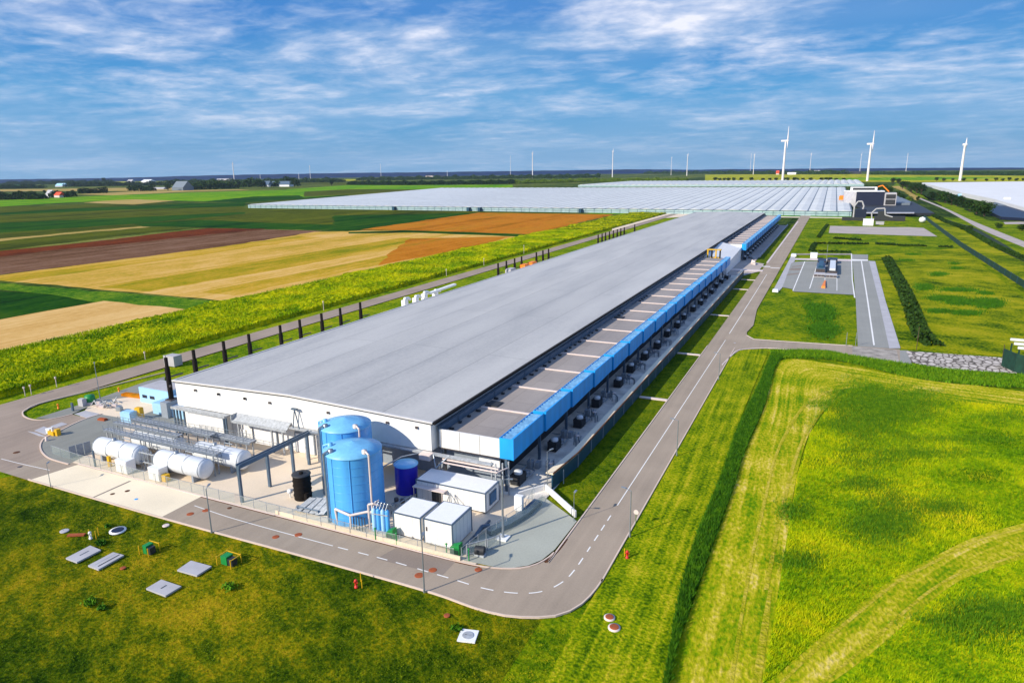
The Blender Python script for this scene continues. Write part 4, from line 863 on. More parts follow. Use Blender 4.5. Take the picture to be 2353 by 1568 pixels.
for i, (k_, x, y, h) in enumerate((('H',1535,1016,7.5), ('H',2190,1070,4.), ('H',1000,985,4.5), ('H',1072,985,4.5), ('H',853,325,9))):
    q = c(k_, x, y); mb = MB(); mb.tube(q, q+Vector((0,0,h)), .1, n=6); mb.tube(q+Vector((0,0,h*.55)), q+Vector((0,0,h*.6)), .2, n=6)
    tag(obj('wire_post', mb, 'bark' if i < 2 else 'steel'), ['thin wooden pole by the dark scrub strip', 'short wooden pole left of the green netting at the right edge', 'grey post on the lawn left of the grey lane', 'grey post on the very edge of the grey lane', 'tall thin post behind the parking bays'][i], 'post')
# ================================================================== lawn objects
for i, (pts, lb) in enumerate((([(445,595), (610,510), (683,540), (520,623)], 'leftmost concrete slab on the lawn'), ([(595,645), (765,555), (838,575), (665,672)], 'concrete slab with a long dark slot, second from the left on the lawn'), ([(1197,675), (1290,612), (1430,650), (1330,713)], 'concrete slab next to the green and yellow box on the lawn'), ([(987,800), (1090,740), (1225,785), (1118,850)], 'concrete slab nearest to the viewer on the lawn'))):
    P = cs('J', pts); ce = sum(P, Vector())/4; t_ = thing('concrete_slab', (ce.x, ce.y, -.1), lb, 'slab', 'pale concrete slabs on the lawn')
    mb = MB(); mb.prism(P, -.1, .16); obj('slab', mb, 'slab', t_)
    if i != 2:
        a, b = (P[0]+P[3])/2, (P[1]+P[2])/2; a, b = a.lerp(b, .12 if i == 1 else .35), a.lerp(b, .97 if i == 1 else .72); off = (P[3]-P[0])*(.18 if i == 1 else -.02)
        mb = MB(); mb.bar(a+off+Vector((0,0,.165)), b+off+Vector((0,0,.165)), .22 if i == 1 else .14, .03); obj('slot', mb, 'dark', t_)
        mb = MB(); mb.bar(a-off*.8+Vector((0,0,.168)), b-off*.8+Vector((0,0,.168)), .05, .02); obj('joint', mb, 'wall_grey', t_)
def disc(k_, x, y, r, m, label, nm='manhole_cover', ring=None, sx=1, sq=0):
    q = c(k_, x, y); t_ = thing(nm, q, label, 'manhole')
    z0 = .02 if k_ == 'R' else -.1
    if sq: mb = MB(); mb.box(q.x-sq, q.x+sq, q.y-sq, q.y+sq, -.1, .1, .25); obj('surround', mb, ring, t_)
    elif ring: mb = MB(); mb.lathe(q.x, q.y, [(r*1.35, -.1), (r*1.35, .08), (0, .082)], 20); obj('surround', mb, ring, t_)
    mb = MB(); top = .15 if (sq or ring) else .03; mb.lathe(q.x, q.y, [(r, -.1), (r, top-.01), (r*.9, top), (0, top+.005)], 20); obj('lid', mb, m, t_)
    mb = MB(); mb.box(q.x-r*.5, q.x-r*.3, q.y-.04, q.y+.04, top, top+.03); obj('lifting_lug', mb, 'trim_dark', t_)
    return t_
disc('J', 795, 403, .95, 'navy', 'dark oval manhole lid with a white rim on the lawn', ring='white')
disc('J', 1120, 368, .55, 'pink_white', 'small white lid on the lawn close to the road edge')
disc('K', 808, 1115, .75, 'galv', 'round grey lid on a square white slab on the lawn', ring='white', sq=1.15)
disc('K', 1763, 990, .55, 'rust', 'upper of the two reddish lids right of the road bend', ring='pink_white')
disc('K', 1795, 1058, .6, 'rust', 'lower of the two reddish lids right of the road bend', ring='pink_white')
disc('K', 665, 975, .42, 'rust', 'small reddish lid in the grass left of the square slab')
disc('J', 830, 655, .42, 'rust', 'small reddish lid below the second concrete slab')
disc('J', 435, 405, .7, 'slab', 'grey worn lid at the far left of the lawn')
rd = [('J',1285,292,.75,'rust','orange lid at the left end of the dashed road line, near lane'), ('J',1390,268,.75,'rust','orange lid at the left end of the road line, beyond the line'), ('J',1550,252,.5,'brown_iron','dark brown lid close to the pipe bridge fence'), ('J',1862,447,.7,'rust','orange lid below the road line, under the steel ramp'), ('J',2015,432,.75,'rust','orange lid on the road line, under the steel ramp'), ('K',478,706,.85,'rust','pale orange lid left of the near lamp post on the road'), ('K',570,670,.75,'rust','orange lid right of the near lamp post on the road line'), ('K',878,668,.7,'rust','deep orange lid by the inner kerb near the bend'), ('J',760,157,.5,'brown_iron','left brown lid on the pale apron'), ('J',860,137,.55,'brown_iron','right brown lid on the pale apron'), ('J',920,192,.4,'blue_panel','small blue lid on the pale apron'), ('A',140,728,.8,'brown_iron','brown lid on the asphalt at the far left'), ('A',168,850,.55,'trim_dark','dark lid on the asphalt at the far left'), ('H',155,962,.5,'slab','pale lid at the road junction')]
for k_, x, y, r, m, lb in rd: disc(k_, x, y, r*.82, m, lb)
# utility boxes and hydrants
for i, (x0, x1, yb, lb) in enumerate(((945, 1040, 565, 'small green box with yellow posts, left one on the lawn'), (1465, 1598, 640, 'green box inside a yellow rail, right one on the lawn'))):
    a, b = c('J', x0, yb), c('J', x1, yb-12); q = (a+b)/2; w_ = (b-a).length/2; t_ = thing('utility_box', (q.x, q.y, 0), lb, 'utility box')
    mb = MB(); mb.box(q.x-w_*.75, q.x+w_*.1, q.y-.1, q.y+1.2, -.1, 1.25); obj('cabinet', mb, 'green_paint', t_)
    mb = MB(); mb.box(q.x+w_*.14, q.x+w_*.8, q.y, q.y+1.0, -.1, 1.0); obj('meter', mb, 'dark', t_)
    for sx in (-1, 1):
        for sy in (-.5, 1.5): mb = MB(); mb.tube((q.x+sx*w_, q.y+sy, -.15), (q.x+sx*w_, q.y+sy, 1.35), .08); obj('post', mb, 'yellow', t_)
    mb = MB()
    mb.bar((q.x-w_, q.y+1.5, 1.2), (q.x+w_, q.y+1.5, 1.2), .1, .1)
    if i: mb.bar((q.x-w_, q.y-.5, 1.2), (q.x-w_, q.y+1.5, 1.2), .1, .1); mb.bar((q.x+w_, q.y-.5, 1.2), (q.x+w_, q.y+1.5, 1.2), .1, .1)
    obj('rail', mb, 'yellow', t_)
def hydrant(k_, x, y, m, label, posts=((.9,.2), (-.3,1.5))):
    q = c(k_, x, y); t_ = thing('hydrant', (q.x, q.y, 0), label, 'hydrant')
    mb = MB(); mb.lathe(q.x, q.y, [(.26, -.15), (.26, .1), (.18, .12), (.18, .85), (.25, .87), (.25, 1.0), (.16, 1.15), (0, 1.22)], 16); mb.tube((q.x-.34, q.y, .7), (q.x+.34, q.y, .7), .09); obj('body', mb, m, t_)
    for dx, dy in posts: mb = MB(); mb.tube((q.x+dx, q.y+dy, -.15), (q.x+dx, q.y+dy, 1.25), .07); obj('post', mb, 'yellow', t_)
hydrant('K', 52, 783, 'red', 'red hydrant with yellow posts at the lower road edge')
hydrant('K', 1882, 585, 'red', 'red hydrant on the right verge beside the road bend', ((-.5,.3),))
hydrant('J', 612, 455, 'white', 'white hydrant on the lawn at the left', ((-.7,.3), (.8,.4), (.1,1.3)))
hydrant('A', 493, 355, 'orange', 'orange hydrant on the grass island at the left', ())
hydrant('A', 1005, 215, 'orange', 'orange hydrant at the back of the grass island', ())
q = c('J', 520, 435); mb = MB(); mb.box(q.x-1.5, q.x+1.2, q.y-.35, q.y+.35, -.1, .12, .5); tag(obj('red_slab', mb, 'rust'), 'rusty red strip slab beside the white hydrant', 'slab')
# crates, plant and clutter on the left yard
cl_items = [(680,340,1.6,1.2,1.8,'slab','pale machine box left of the green drum on the left yard'), (610,380,.5,.4,2.0,'dark_steel','dark upright locker at the tip of the left yard'), (1060,475,3.0,2.2,2.4,'pale_blue','pale blue box beside the dark steel posts'), (1165,455,1.6,1.2,2.9,'yellow','yellow unit standing beside the pale blue box'), (995,382,1.4,1.0,1.0,'steel','low steel box on the left yard'), (850,462,2.2,1.0,.4,'rust','orange flat tray on the dark yard'), (1130,268,9.,1.6,.7,'orange_crop','long heap of tan timber along the left yard')]
for x, y, w_, d_, h_, m, lb in cl_items:
    q = c('A', x, y); mb = MB(); mb.box(q.x-w_/2, q.x+w_/2, q.y, q.y+d_, 0, h_, .1); mb.box(q.x-w_*.42, q.x+w_*.42, q.y+.15*d_, q.y+d_*.85, h_, h_+.12, .1, (q.x, q.y+d_/2)); tag(obj('yard_box', mb, m), lb, 'box')
q = c('A', 765, 315); mb = MB(); mb.lathe(q.x, q.y, [(0,0), (1.2, 0), (1.25, 1.4), (1.1, 2.2), (0, 2.3)], 18); tag(obj('green_drum', mb, 'green_paint'), 'green drum on the left yard by the lamp post', 'drum')
pl_ = thing('piping_heap', c('A', 880, 320), 'tangle of grey pipes on the left yard', 'pipes'); q = c('A', 880, 330); mb = MB()
for k in range(12): a = q+Vector((random.uniform(-5,5), random.uniform(-1.5,2.5), .1)); mb.path([a, a+Vector((random.uniform(-2,2), random.uniform(-1,1), random.uniform(.4,1.8))), a+Vector((random.uniform(-3,3), random.uniform(-1,1), .2))], .13)
obj('pipe', mb, 'galv', pl_)
mb = MB()
for k in range(6): a = q+Vector((random.uniform(-8,5), random.uniform(-2,2), .0)); mb.box(a.x-.6, a.x+.6, a.y-.4, a.y+.4, 0, .6, random.random())
obj('block', mb, 'pink_white', pl_)
yp = thing('road_barrier', c('A', 450, 580), 'white and yellow barrier unit on the curve of the asphalt', 'barrier'); q = c('A', 450, 580)
mb = MB(); mb.box(q.x-1.2, q.x+.9, q.y-.5, q.y+.4, 0, .9); mb.box(q.x+.9, q.x+1.8, q.y-.2, q.y+.7, 0, 1.5); obj('base', mb, 'yellow', yp)
mb = MB(); mb.box(q.x-2.6, q.x-1.3, q.y, q.y+.9, 0, 1.1); mb.tube(q+Vector((0,0,.9)), q+Vector((0,0,1.9)), .25); obj('housing', mb, 'white', yp)
q = c('A', 395, 630); mb = MB(); mb.lathe(q.x, q.y, [(.35,0), (.3,.7), (.1,1.), (0,1.02)], 14); tag(obj('bollard', mb, 'pink_white'), 'pale bollard on the kerb of the left curve', 'bollard')
for i, pts in enumerate(([(290,545), (370,510), (455,545), (385,580)], [(425,510), (520,475), (570,490), (480,520)], [(235,552), (300,560), (395,598), (330,590)])):
    P = cs('A', pts); mb = MB(); mb.prism(P, .0, .05); tag(obj('flat_plate', mb, 'slab'), ['large pale plate lying on the asphalt curve at the left', 'pale plate nearer the yard on the asphalt curve', 'thin pale strip plate on the asphalt at the far left'][i], 'plate')
# ================================================================== turbines
def turbine(u, vtop, dist, hub_frac, label, r0, tilt=0, nac=1, blades=True):
    p, top = far(u, vtop, dist); hub = top*hub_frac if hub_frac < 1 else top-5; bl = top-hub
    t_ = thing('wind_turbine', (p.x, p.y, -.3), label, 'wind turbine', 'wind turbines along the horizon')
    vd = Vector((p.x, p.y, 0)).normalized(); side = Vector((vd.y, -vd.x, 0))
    mb = MB(); mb.tube((p.x, p.y, -.3), (p.x, p.y, hub), r0, r0*.6, 12); obj('tower', mb, 'turbine_white', t_)
    hp_ = Vector((p.x, p.y, hub)); mb = MB(); L_ = bl*.38; mb.bar(hp_-side*L_*.8, hp_+side*L_*.25, r0*1.5, r0*1.3); obj('nacelle', mb, 'turbine_white', t_)
    rc = hp_+side*L_*.35; mb = MB(); mb.tube(rc-side*r0*.8, rc+side*r0*.8, r0*.95, r0*.4, 10); obj('hub', mb, 'turbine_white', t_)
    if blades:
        for k, a in enumerate((0, 120, 240)):
            d = (Vector((0,0,1))*math.cos(R(a+tilt)) + vd*math.sin(R(a+tilt))); mb = MB(); mb.tube(rc, rc+d*bl*.25, r0*.42, r0*.5, 8); mb.tube(rc+d*bl*.25, rc+d*bl, r0*.5, r0*.12, 8); obj('blade', mb, 'turbine_white', t_)
    return t_
turbine(1807.5, 290, 3000, .74, 'white wind turbine with one blade straight up, tallest on the horizon', 5.0)
turbine(2004.5, 300, 3000, .74, 'white wind turbine right of the dark blue plant house, second tallest', 4.6, 4)
turbine(2219, 316, 3000, .84, 'white wind turbine farthest right, with short raised blades', 5.2, 14)
tl = [(1408,341,5200,4.8,'white turbine tower left of the glasshouse middle, thickest of the far ones'), (1223,346,5200,5.0,'grey turbine tower over the left half of the glasshouse'), (1580,351,5600,4.4,'pinkish turbine tower with a second thinner one just to its left'), (1543,358,6200,2.6,'thin turbine tower just left of the pinkish one'), (1733.5,351,6000,3.6,'turbine tower next left of the tallest turbine'), (1864,349,6200,2.8,'thin turbine tower next right of the tallest turbine'), (1979.5,350,6200,2.6,'thin turbine tower just left of the second tallest turbine'), (2086,351,6400,2.2,'faint thin turbine tower between the two right turbines'), (533.5,371,5200,4.4,'lone pinkish turbine tower over the left fields'), (597,400,5200,2.4,'very short tower right of the lone pinkish one'), (710.5,378,6200,2.6,'thin turbine tower left of the long hedge'), (873.5,375,6600,2.0,'faint turbine tower above the left end of the long hedge'), (1172,357,6400,1.8,'faint dark mast left of the grey turbine tower'), (1027,391,6400,2.2,'short pale tower above the long hedge'), (685.5,396,6400,2.,'short pale tower left of the thin one over the left fields'), (1726,352,6600,1.6,'faint mast hugging the turbine next left of the tallest')]
for u, v, d, r0, lb in tl: turbine(u, v, d, 1, lb, r0, blades=False) if r0 < 2.3 else turbine(u, v, d, .9, lb, r0*.8, 6)
# ================================================================== glasshouses
def glasshouse(x0, x1, y0, y1, bay, h, rise, label, mroof, mwall, nm='glasshouse', gut=True, xl2=None):
    t_ = thing(nm, ((x0+x1)/2, y0, 0), label, 'glasshouse'); nb = int((x1-x0)/bay); b_ = (x1-x0)/nb
    mb = MB()
    vs = []
    for k in range(nb):
        a = x0+k*b_; sh = 0 if xl2 is None else 1
        def X(xx): return xx if xl2 is None else xl2+(xx-x0)*(x1-xl2)/(x1-x0)
        for xx, zz in ((a+.35, h), (a+b_/2, h+rise), (a+b_-.35, h)): vs += [(xx, y0, zz), (X(xx), y1, zz)]
    mb.add(vs, [q for k in range(nb) for q in ((6*k, 6*k+2, 6*k+3, 6*k+1), (6*k+2, 6*k+4, 6*k+5, 6*k+3), )]+[(6*k, 6*k+4, 6*k+2) for k in range(nb)]); obj('roof', mb, mroof, t_)
    if gut:
        mb = MB()
        for k in range(nb+1): a = x0+k*b_; a2 = X(a); mb.add([(a-.8, y0, h+.1), (a+.8, y0, h+.1), (a2+.8, y1, h+.1), (a2-.8, y1, h+.1)], [(0,1,2,3)])
        obj('gutter', mb, 'roof_slate', t_)
    mb = MB(); mb.add([(x0, y0, 0), (x1, y0, 0), (x1, y0, h-.2), (x0, y0, h-.2), (X(x0), y1, 0), (X(x1), y1, 0), (X(x1), y1, h-.2), (X(x0), y1, h-.2)], [(0,1,2,3), (1,5,6,2), (0,3,7,4)]); obj('wall', mb, mwall, t_)
    return t_
gh = glasshouse(-925, 18, 899, 1940, 15.6, 5.6, .9, 'huge glasshouse with long white ridged roof beyond the hall', 'glass_roof', 'glass_wall', xl2=-1160)
mb = MB()
for x in range(-920, 18, 12): mb.box(x-.15, x+.15, 898.7, 898.95, 0, 5.4)
mb.box(-925, 18, 898.7, 898.95, 5.0, 5.5); mb.box(-925, 18, 898.72, 898.93, 2.4, 2.7); obj('mullion', mb, 'teal_screen', gh)
for u, k_ in ((353, 'F'), (905, 'F'), (985, 'F'), (1688, 'F')):
    q = c(k_, u, 285); mb = MB(); mb.box(q.x-2, q.x+2, 894, 898.6, 0, 5.6); tag(obj('boiler_kiosk', mb, 'teal_screen'), '%s dark teal kiosk from the left against the glasshouse front' % ORD[[353,905,985,1688].index(u)], 'kiosk')
glasshouse(-800, 70, 2250, 2900, 20, 6, 2.0, 'second long glasshouse far behind the first', 'glass_roof', 'glass_wall', gut=False)
a, b, d_, e_ = c('G', 1690, 440, 7), c('G', 2600, 432, 7), c('G', 2500, 640, 7), c('G', 1960, 505, 7)
rg = thing('film_house', (a.x, d_.y, 0), 'huge white roofed growing house at the right edge', 'glasshouse')
P = cs('G', [(1690,440), (2700,428), (2700,690), (2353,600), (2150,545), (1950,505)], 7); mb = MB(); mb.prism(P, 0, 7.); obj('body', mb, 'white_film', rg)
mb = MB(); P2 = cs('G', [(1690,455), (1920,500), (1940,512), (1890,505)], 1.5); mb.prism(P2, 0, 2.2); tag(obj('dark_shed', mb, 'roof_slate'), 'low dark shed roof along the left flank of the white roofed house', 'shed')
for i, (pts, z, m, lb) in enumerate((([(2120,640), (2150,605), (2240,600), (2353,615), (2700,640), (2700,700), (2353,690), (2200,680)], 5, 'navy', 'dark water basin with sloping sides at the right edge'), ([(2160,580), (2240,590), (2353,600), (2353,612), (2150,600)], 6, 'roof_slate', 'grey rim bank of the dark basin'))):
    mb = MB(); mb.prism(cs('G', pts), 0, z*.6); tag(obj('water_basin', mb, m), lb, 'basin')
for i, (k_, x, y, w_, d2, h_, m, lb) in enumerate((('G',1850,490,26,8,4,'white','white crate row beside the hedge'), ('G',1965,530,20,8,4,'pale_blue','pale boxes left of the white roofed house'), ('G',2240,580,8,6,9,'white','white chimney stub before the white roof'))):
    q = c(k_, x, y); mb = MB(); mb.box(q.x-w_/2, q.x+w_/2, q.y, q.y+d2, 0, h_); mb.box(q.x-w_/2+.5, q.x+w_/2-.5, q.y+.5, q.y+d2-.5, h_, h_+.6); tag(obj('farm_box', mb, m), lb, 'shed')
# front apron strips of the glasshouse
sheet('gravel_strip', [(-300,880), (18,880), (18,897), (-300,897)], 'bright_crop', -.04); sheet('gravel_strip', [(-230,862), (22,862), (22,878), (-230,878)], 'apron_concrete', -.03)
# plant house
ph = thing('plant_house', (45, 1090, 0), 'dark blue windowless plant house with a pale roof beside the glasshouse', 'building')
P = [c('G', 1255, 600), c('G', 1435, 600)]
x0_, x1_ = P[0].x, P[1].x; yb = P[0].y
mb = MB(); mb.box(x0_, x1_, yb, yb+40, 0, 21.5); obj('wall', mb, 'navy', ph)
mb = MB(); mb.add([(x0_-14, yb+8, 0), (x0_, yb+.1, 0), (x0_, yb+.1, 21.5), (x0_-16, yb+30, 21.5), (x0_-16, yb+40, 0), (x0_-16, yb+40, 21.5)], [(0,1,2,3), (0,3,5,4)]); obj('side_wall', mb, 'slab', ph)
mb = MB(); mb.prism([(x0_-16, yb+30), (x0_-.2, yb-.3), (x1_+.3, yb-.3), (x1_+.3, yb+40), (x0_-16, yb+40)], 21.5, 22.3); obj('roof', mb, 'white', ph)
mb = MB(); mb.box(x0_-8, x0_+26, yb+14, yb+30, 22.3, 27.5); w__ = obj('roof_room', mb, 'white', ph); mb = MB(); mb.box(x0_-5, x0_+23, yb+13.8, yb+13.95, 23.4, 26.6); obj('window', mb, 'dark', w__)
mb = MB(); mb.box(x1_+.3, x1_+15, yb-2, yb+22, 0, 20); obj('stair_tower', mb, 'slab', ph); mb = MB(); mb.box(x1_+2, x1_+14, yb-2.2, yb-2.05, 4, 11); mb.box(x1_+2, x1_+14, yb-2.2, yb-2.05, 12, 18); obj('opening', mb, 'dark', ph)
mb = MB(); P = cs('G', [(1290,620), (1250,600), (1495,590), (1500,540), (1620,570), (1770,655), (1320,655)]); mb.prism(P, 0, 3.); obj('low_roof', mb, 'dark', ph)
mb = MB(); P = cs('G', [(1490,545), (1530,550), (1615,590), (1610,600), (1500,600)]); mb.prism(P, 3., 6); obj('lean_to', mb, 'roof_slate', ph)
mb = MB(); P = cs('G', [(1310,634), (1640,634), (1640,641), (1310,641)], 3.1); mb.prism(P, 3.1, 3.5); obj('walkway', mb, 'slab', ph)
mb = MB(); mb.box(4, 17, 1150, 1156, 7.7, 13.5); mb.box(5, 16, 1150.5, 1155.5, 13.5, 14.3); tag(obj('orange_unit', mb, 'orange'), 'orange box on the right end of the glasshouse roof by the plant house', 'box')
cr_ = thing('orange_crane', (x1_+4, yb+50, 0), 'orange loader crane arm behind the plant house', 'crane'); mb = MB(); mb.bar((x1_+8, yb+50, 20), (x1_-1, yb+50, 29), 1.6, 1.6); obj('boom', mb, 'orange', cr_)
mb = MB(); mb.bar((x1_-1, yb+50, 29), (x1_-7, yb+50, 27), 1.4, 1.4); obj('jib', mb, 'orange', cr_); mb = MB(); mb.box(x1_-14, x1_-9, yb+48, yb+52, 0, 27); obj('mast', mb, 'orange', cr_)
# tankers and vehicles on the lawn by the plant house
tk = thing('duct_elbow', c('G', 1262, 685), 'tall white bent duct standing on a dark truck', 'duct'); q = c('G', 1262, 685)
mb = MB(); mb.path([q+Vector((-3,0,0)), q+Vector((-3,0,15)), q+Vector((0,0,20)), q+Vector((4,0,20)), q+Vector((6,0,15)), q+Vector((5,0,10))], .8, 12); obj('pipe', mb, 'slab', tk)
mb = MB(); mb.box(q.x-2, q.x+9, q.y-2, q.y+4, 3, 12); obj('tank', mb, 'navy', tk); mb = MB(); mb.box(q.x-14, q.x+8, q.y-3, q.y+3, 0, 3.4); obj('bed', mb, 'dark', tk)
q = c('G', 1440, 688); tk = thing('tanker', q, 'dark machine with a white looped pipe on the lawn by the plant house', 'machine')
mb = MB(); mb.path([q+Vector((-11,0,0)), q+Vector((-12,0,8)), q+Vector((-8,0,12.5)), q+Vector((0,0,13)), q+Vector((1,0,6)), q+Vector((8,0,4))], .7, 12); obj('pipe', mb, 'slab', tk)
mb = MB(); mb.box(q.x-9, q.x+20, q.y, q.y+5, 0, 5); mb.box(q.x-6, q.x+2, q.y, q.y+4, 5, 10); obj('body', mb, 'dark', tk)
for i, (x, y, w_, h_, m, lb) in enumerate(((1338,718,9,6,'white','white cube cabin before the tanker machine'), (1690,700,5,5,'white','small white ball shaped tank on the lawn'), (1415,712,7,2.5,'slab','low grey box beside the white cube cabin'))):
    q = c('G', x, y); mb = MB()
    if i == 1: mb.lathe(q.x, q.y, [(0,0), (2.2,.6), (3.3,2.6), (2.6,4.8), (0,6)], 18)
    else: mb.box(q.x-w_/2, q.x+w_/2, q.y-3, q.y+3, 0, h_); mb.box(q.x-w_/2-.2, q.x+w_/2+.2, q.y-3.2, q.y+3.2, h_, h_+.4)
    tag(obj('lawn_cabin', mb, m), lb, 'cabin')
# parking lot units
def pod(k_, x0, x1, y0, y1, h, m, lb, nm='equipment_unit', extra=None):
    a, b = c(k_, x0, y1), c(k_, x1, y1); a2 = c(k_, x0, y0); t_ = thing(nm, ((a.x+b.x)/2, a.y, 0), lb, 'equipment'); mb = MB(); mb.box(a.x, b.x, a.y, a2.y, 0, h); obj('body', mb, m, t_)
    if extra: mb = MB(); mb.box(a.x+1, b.x-1, a.y+1, a2.y-1, h, h+1.2); obj('top', mb, extra, t_)
    for k in range(3): mb = MB(); x = a.x+(b.x-a.x)*(k+.5)/3; mb.box(x-.8, x+.8, a.y-.12, a.y-.01, .4, h*.8); obj('vent', mb, 'trim_dark', t_)
pod('H', 782, 846, 350, 372, 2.5, 'navy', 'dark low unit at the back left of the parking bays')
pod('H', 770, 838, 385, 430, 2.6, 'dark_steel', 'blue grey domed unit in the left parking bay', extra='teal_screen')
pod('H', 855, 934, 345, 362, 2.5, 'navy', 'dark low unit at the back right of the parking bays')
pod('H', 856, 932, 375, 445, 2.2, 'dark', 'dark platform with white pipes in the right parking bay', extra='pale_tank')
pod('H', 755, 838, 448, 462, 1.6, 'slab', 'pale low bar across the left parking bay'); pod('H', 846, 930, 455, 468, 1.6, 'slab', 'pale low bar across the right parking bay')
q = c('H', 828, 548); mb = MB(); mb.add([(q.x-.8, q.y, 0), (q.x+.8, q.y, 0), (q.x+.7, q.y+24, 0), (q.x+.1, q.y+24, 0), (q.x-.8, q.y+.5, 1.0), (q.x+.8, q.y+.5, 1.0), (q.x+.6, q.y+23, .6), (q.x+.2, q.y+23, .6)], [(0,1,5,4), (1,2,6,5), (2,3,7,6), (3,0,4,7), (4,5,6,7)]); tag(obj('orange_boat', mb, 'orange'), 'long narrow orange object lying between the parking bays', 'boat')
q = c('H', 755, 318); mb = MB(); mb.box(q.x-2, q.x+2, q.y-2, q.y+2, 0, 3); mb.box(q.x-2.2, q.x+2.2, q.y-2.2, q.y+2.2, 3, 3.3); tag(obj('switch_house', mb, 'white'), 'small white house behind the parking bays', 'cabin')
q = c('H', 462, 578); mb = MB(); mb.box(q.x-1.3, q.x+1.3, q.y, q.y+4, 0, .9); mb.box(q.x-1.1, q.x+1.1, q.y+.3, q.y+3.7, .9, 1.05); tag(obj('concrete_block', mb, 'white'), 'white block at the near end of the pale strip by the road', 'block')
q = c('H', 603, 305); mb = MB(); mb.box(q.x-1.6, q.x+1.6, q.y-2, q.y+4, 0, 1.2); mb.box(q.x-1.4, q.x+1.4, q.y-1.8, q.y+3.7, 1.2, 1.4); tag(obj('concrete_block', mb, 'white'), 'white block at the far end of the pale strip by the road', 'block')
# right edge structures
gb = thing('net_shelter', c('H', 2290, 1200), 'green netted shelter at the right edge by the stone bank', 'shelter')
q = c('H', 2300, 1205); mb = MB(); mb.wall([(q.x-2, q.y+9), (q.x, q.y+3), (q.x+4, q.y)], 0, 5.2, .3); mb.wall([(q.x+4, q.y), (q.x+22, q.y-2)], 0, 5.2, .3); obj('net', mb, 'green_net', gb)
mb = MB()
for k in range(6): mb.tube((q.x+3+k*2.2, q.y-.5, 0), (q.x+3+k*2.2, q.y-.5, 4.6), .16)
obj('post', mb, 'teal_screen', gb)
wr = thing('white_rack', c('H', 2330, 1000), 'three white slanting rails at the right edge', 'rack')
for k in range(3): a = c('H', 2250+28*k, 935+32*k, 4); mb = MB(); mb.bar(a, a+Vector((9, -.6, 0)), .5, .7); obj('rail', mb, 'white', wr)
for k in range(2): a = c('H', 2262+56*k, 965+50*k, 3.9); mb = MB(); mb.bar(a, Vector((a.x, a.y, 0)), .4, .4); obj('leg', mb, 'green_net', wr)
# ================================================================== vegetation
def leaves(n, cen, rad, size, seed=0, flat=.8):
    r_ = np.random.RandomState(seed); d = r_.normal(size=(n, 3)); d /= np.linalg.norm(d, axis=1)[:, None]
    p = np.array(cen)+d*(r_.uniform(.45, 1, (n, 1))**.6)*np.array(rad); return quads(p, size, r_)
def quads(p, size, r_):
    n = len(p); a = r_.normal(size=(n, 3)); a /= np.linalg.norm(a, axis=1)[:, None]; b = np.cross(a, r_.normal(size=(n, 3))); b /= np.linalg.norm(b, axis=1)[:, None]
    s_ = size*r_.uniform(.6, 1.3, (n, 1)); v = np.stack([p-a*s_-b*s_*.6, p+a*s_-b*s_*.6, p+a*s_+b*s_*.6, p-a*s_+b*s_*.6], 1).reshape(-1, 3)
    return v
def npmesh(name, v, m, k=4):
    me = bpy.data.meshes.new(name); n = len(v)//k; me.vertices.add(len(v)); me.vertices.foreach_set('co', v.astype(np.float32).ravel())
    me.loops.add(len(v)); me.loops.foreach_set('vertex_index', np.arange(len(v), dtype=np.int32)); me.polygons.add(n)
    me.polygons.foreach_set('loop_start', np.arange(0, len(v), k, dtype=np.int32)); me.polygons.foreach_set('loop_total', np.full(n, k, np.int32)); me.update(calc_edges=True); me.materials.append(M[m]); return me
def tree_proto(nm, seed, m, round_=1.0, n=700):
    r_ = random.Random(seed); t_ = bpy.data.objects.new(nm, None); COL.objects.link(t_)
    mb = MB(); mb.tube((0,0,0), (0,0,.45), .045, .03, 7); tips = []
    for k in range(6): a = k*1.05+r_.random(); e = (.26*math.cos(a), .26*math.sin(a), .45+.3*r_.random()); mb.tube((0,0,.2+.05*k), e, .02, .008, 5); tips.append(e)
    obj('trunk', mb, 'bark', t_); vv = []
    for k in range(9):
        a = r_.random()*6.28; rr_ = .25*r_.random(); vv.append(leaves(n//9, (rr_*math.cos(a), rr_*math.sin(a), .26+.5*r_.random()), (.22*round_, .22*round_, .2), .035, seed*31+k))
    o = bpy.data.objects.new('crown', npmesh('crown', np.concatenate(vv), m)); COL.objects.link(o); o.parent = t_
    return t_
TP = [tree_proto('broadleaf_tree', 3, 'leaves'), tree_proto('broadleaf_tree', 5, 'leaves', 1.2), tree_proto('young_tree', 8, 'leaves_light')]
TU = [0, 0, 0]
def tree(k_, x, yb_, yt, label, kind=0, group=None, wide=1.0, cat='tree'):
    x0, y0, s_ = CR[k_]; u, v = (x0+x/s_)*.8003, (y0+yb_/s_)*.8003; q = g(u, v); vt = (y0+yt/s_)*.8003
    d = math.hypot(q.x, q.y); r_ = ray(u, vt); h_ = H+r_.z*d/math.hypot(r_.x, r_.y)
    t_ = put(TP[kind], TU[kind], (q.x, q.y, -.3), random.random()*6, label, (h_*1.1*wide, h_*1.1*wide, h_*1.1), group); TU[kind] += 1; t_['category'] = cat
    return t_
gl = 'bushes lining the back of the glasshouse'
for i, x in enumerate((345, 375, 405, 432, 465, 515, 580, 655, 700, 740, 790, 815, 860, 880, 915, 965, 1035, 1065, 1090, 1130, 1180)):
    tree('G', x, 431, 404+(i*5) % 6, '%s round bush from the left in the row behind the glasshouse' % ORD[i], 0, gl, 1.5)
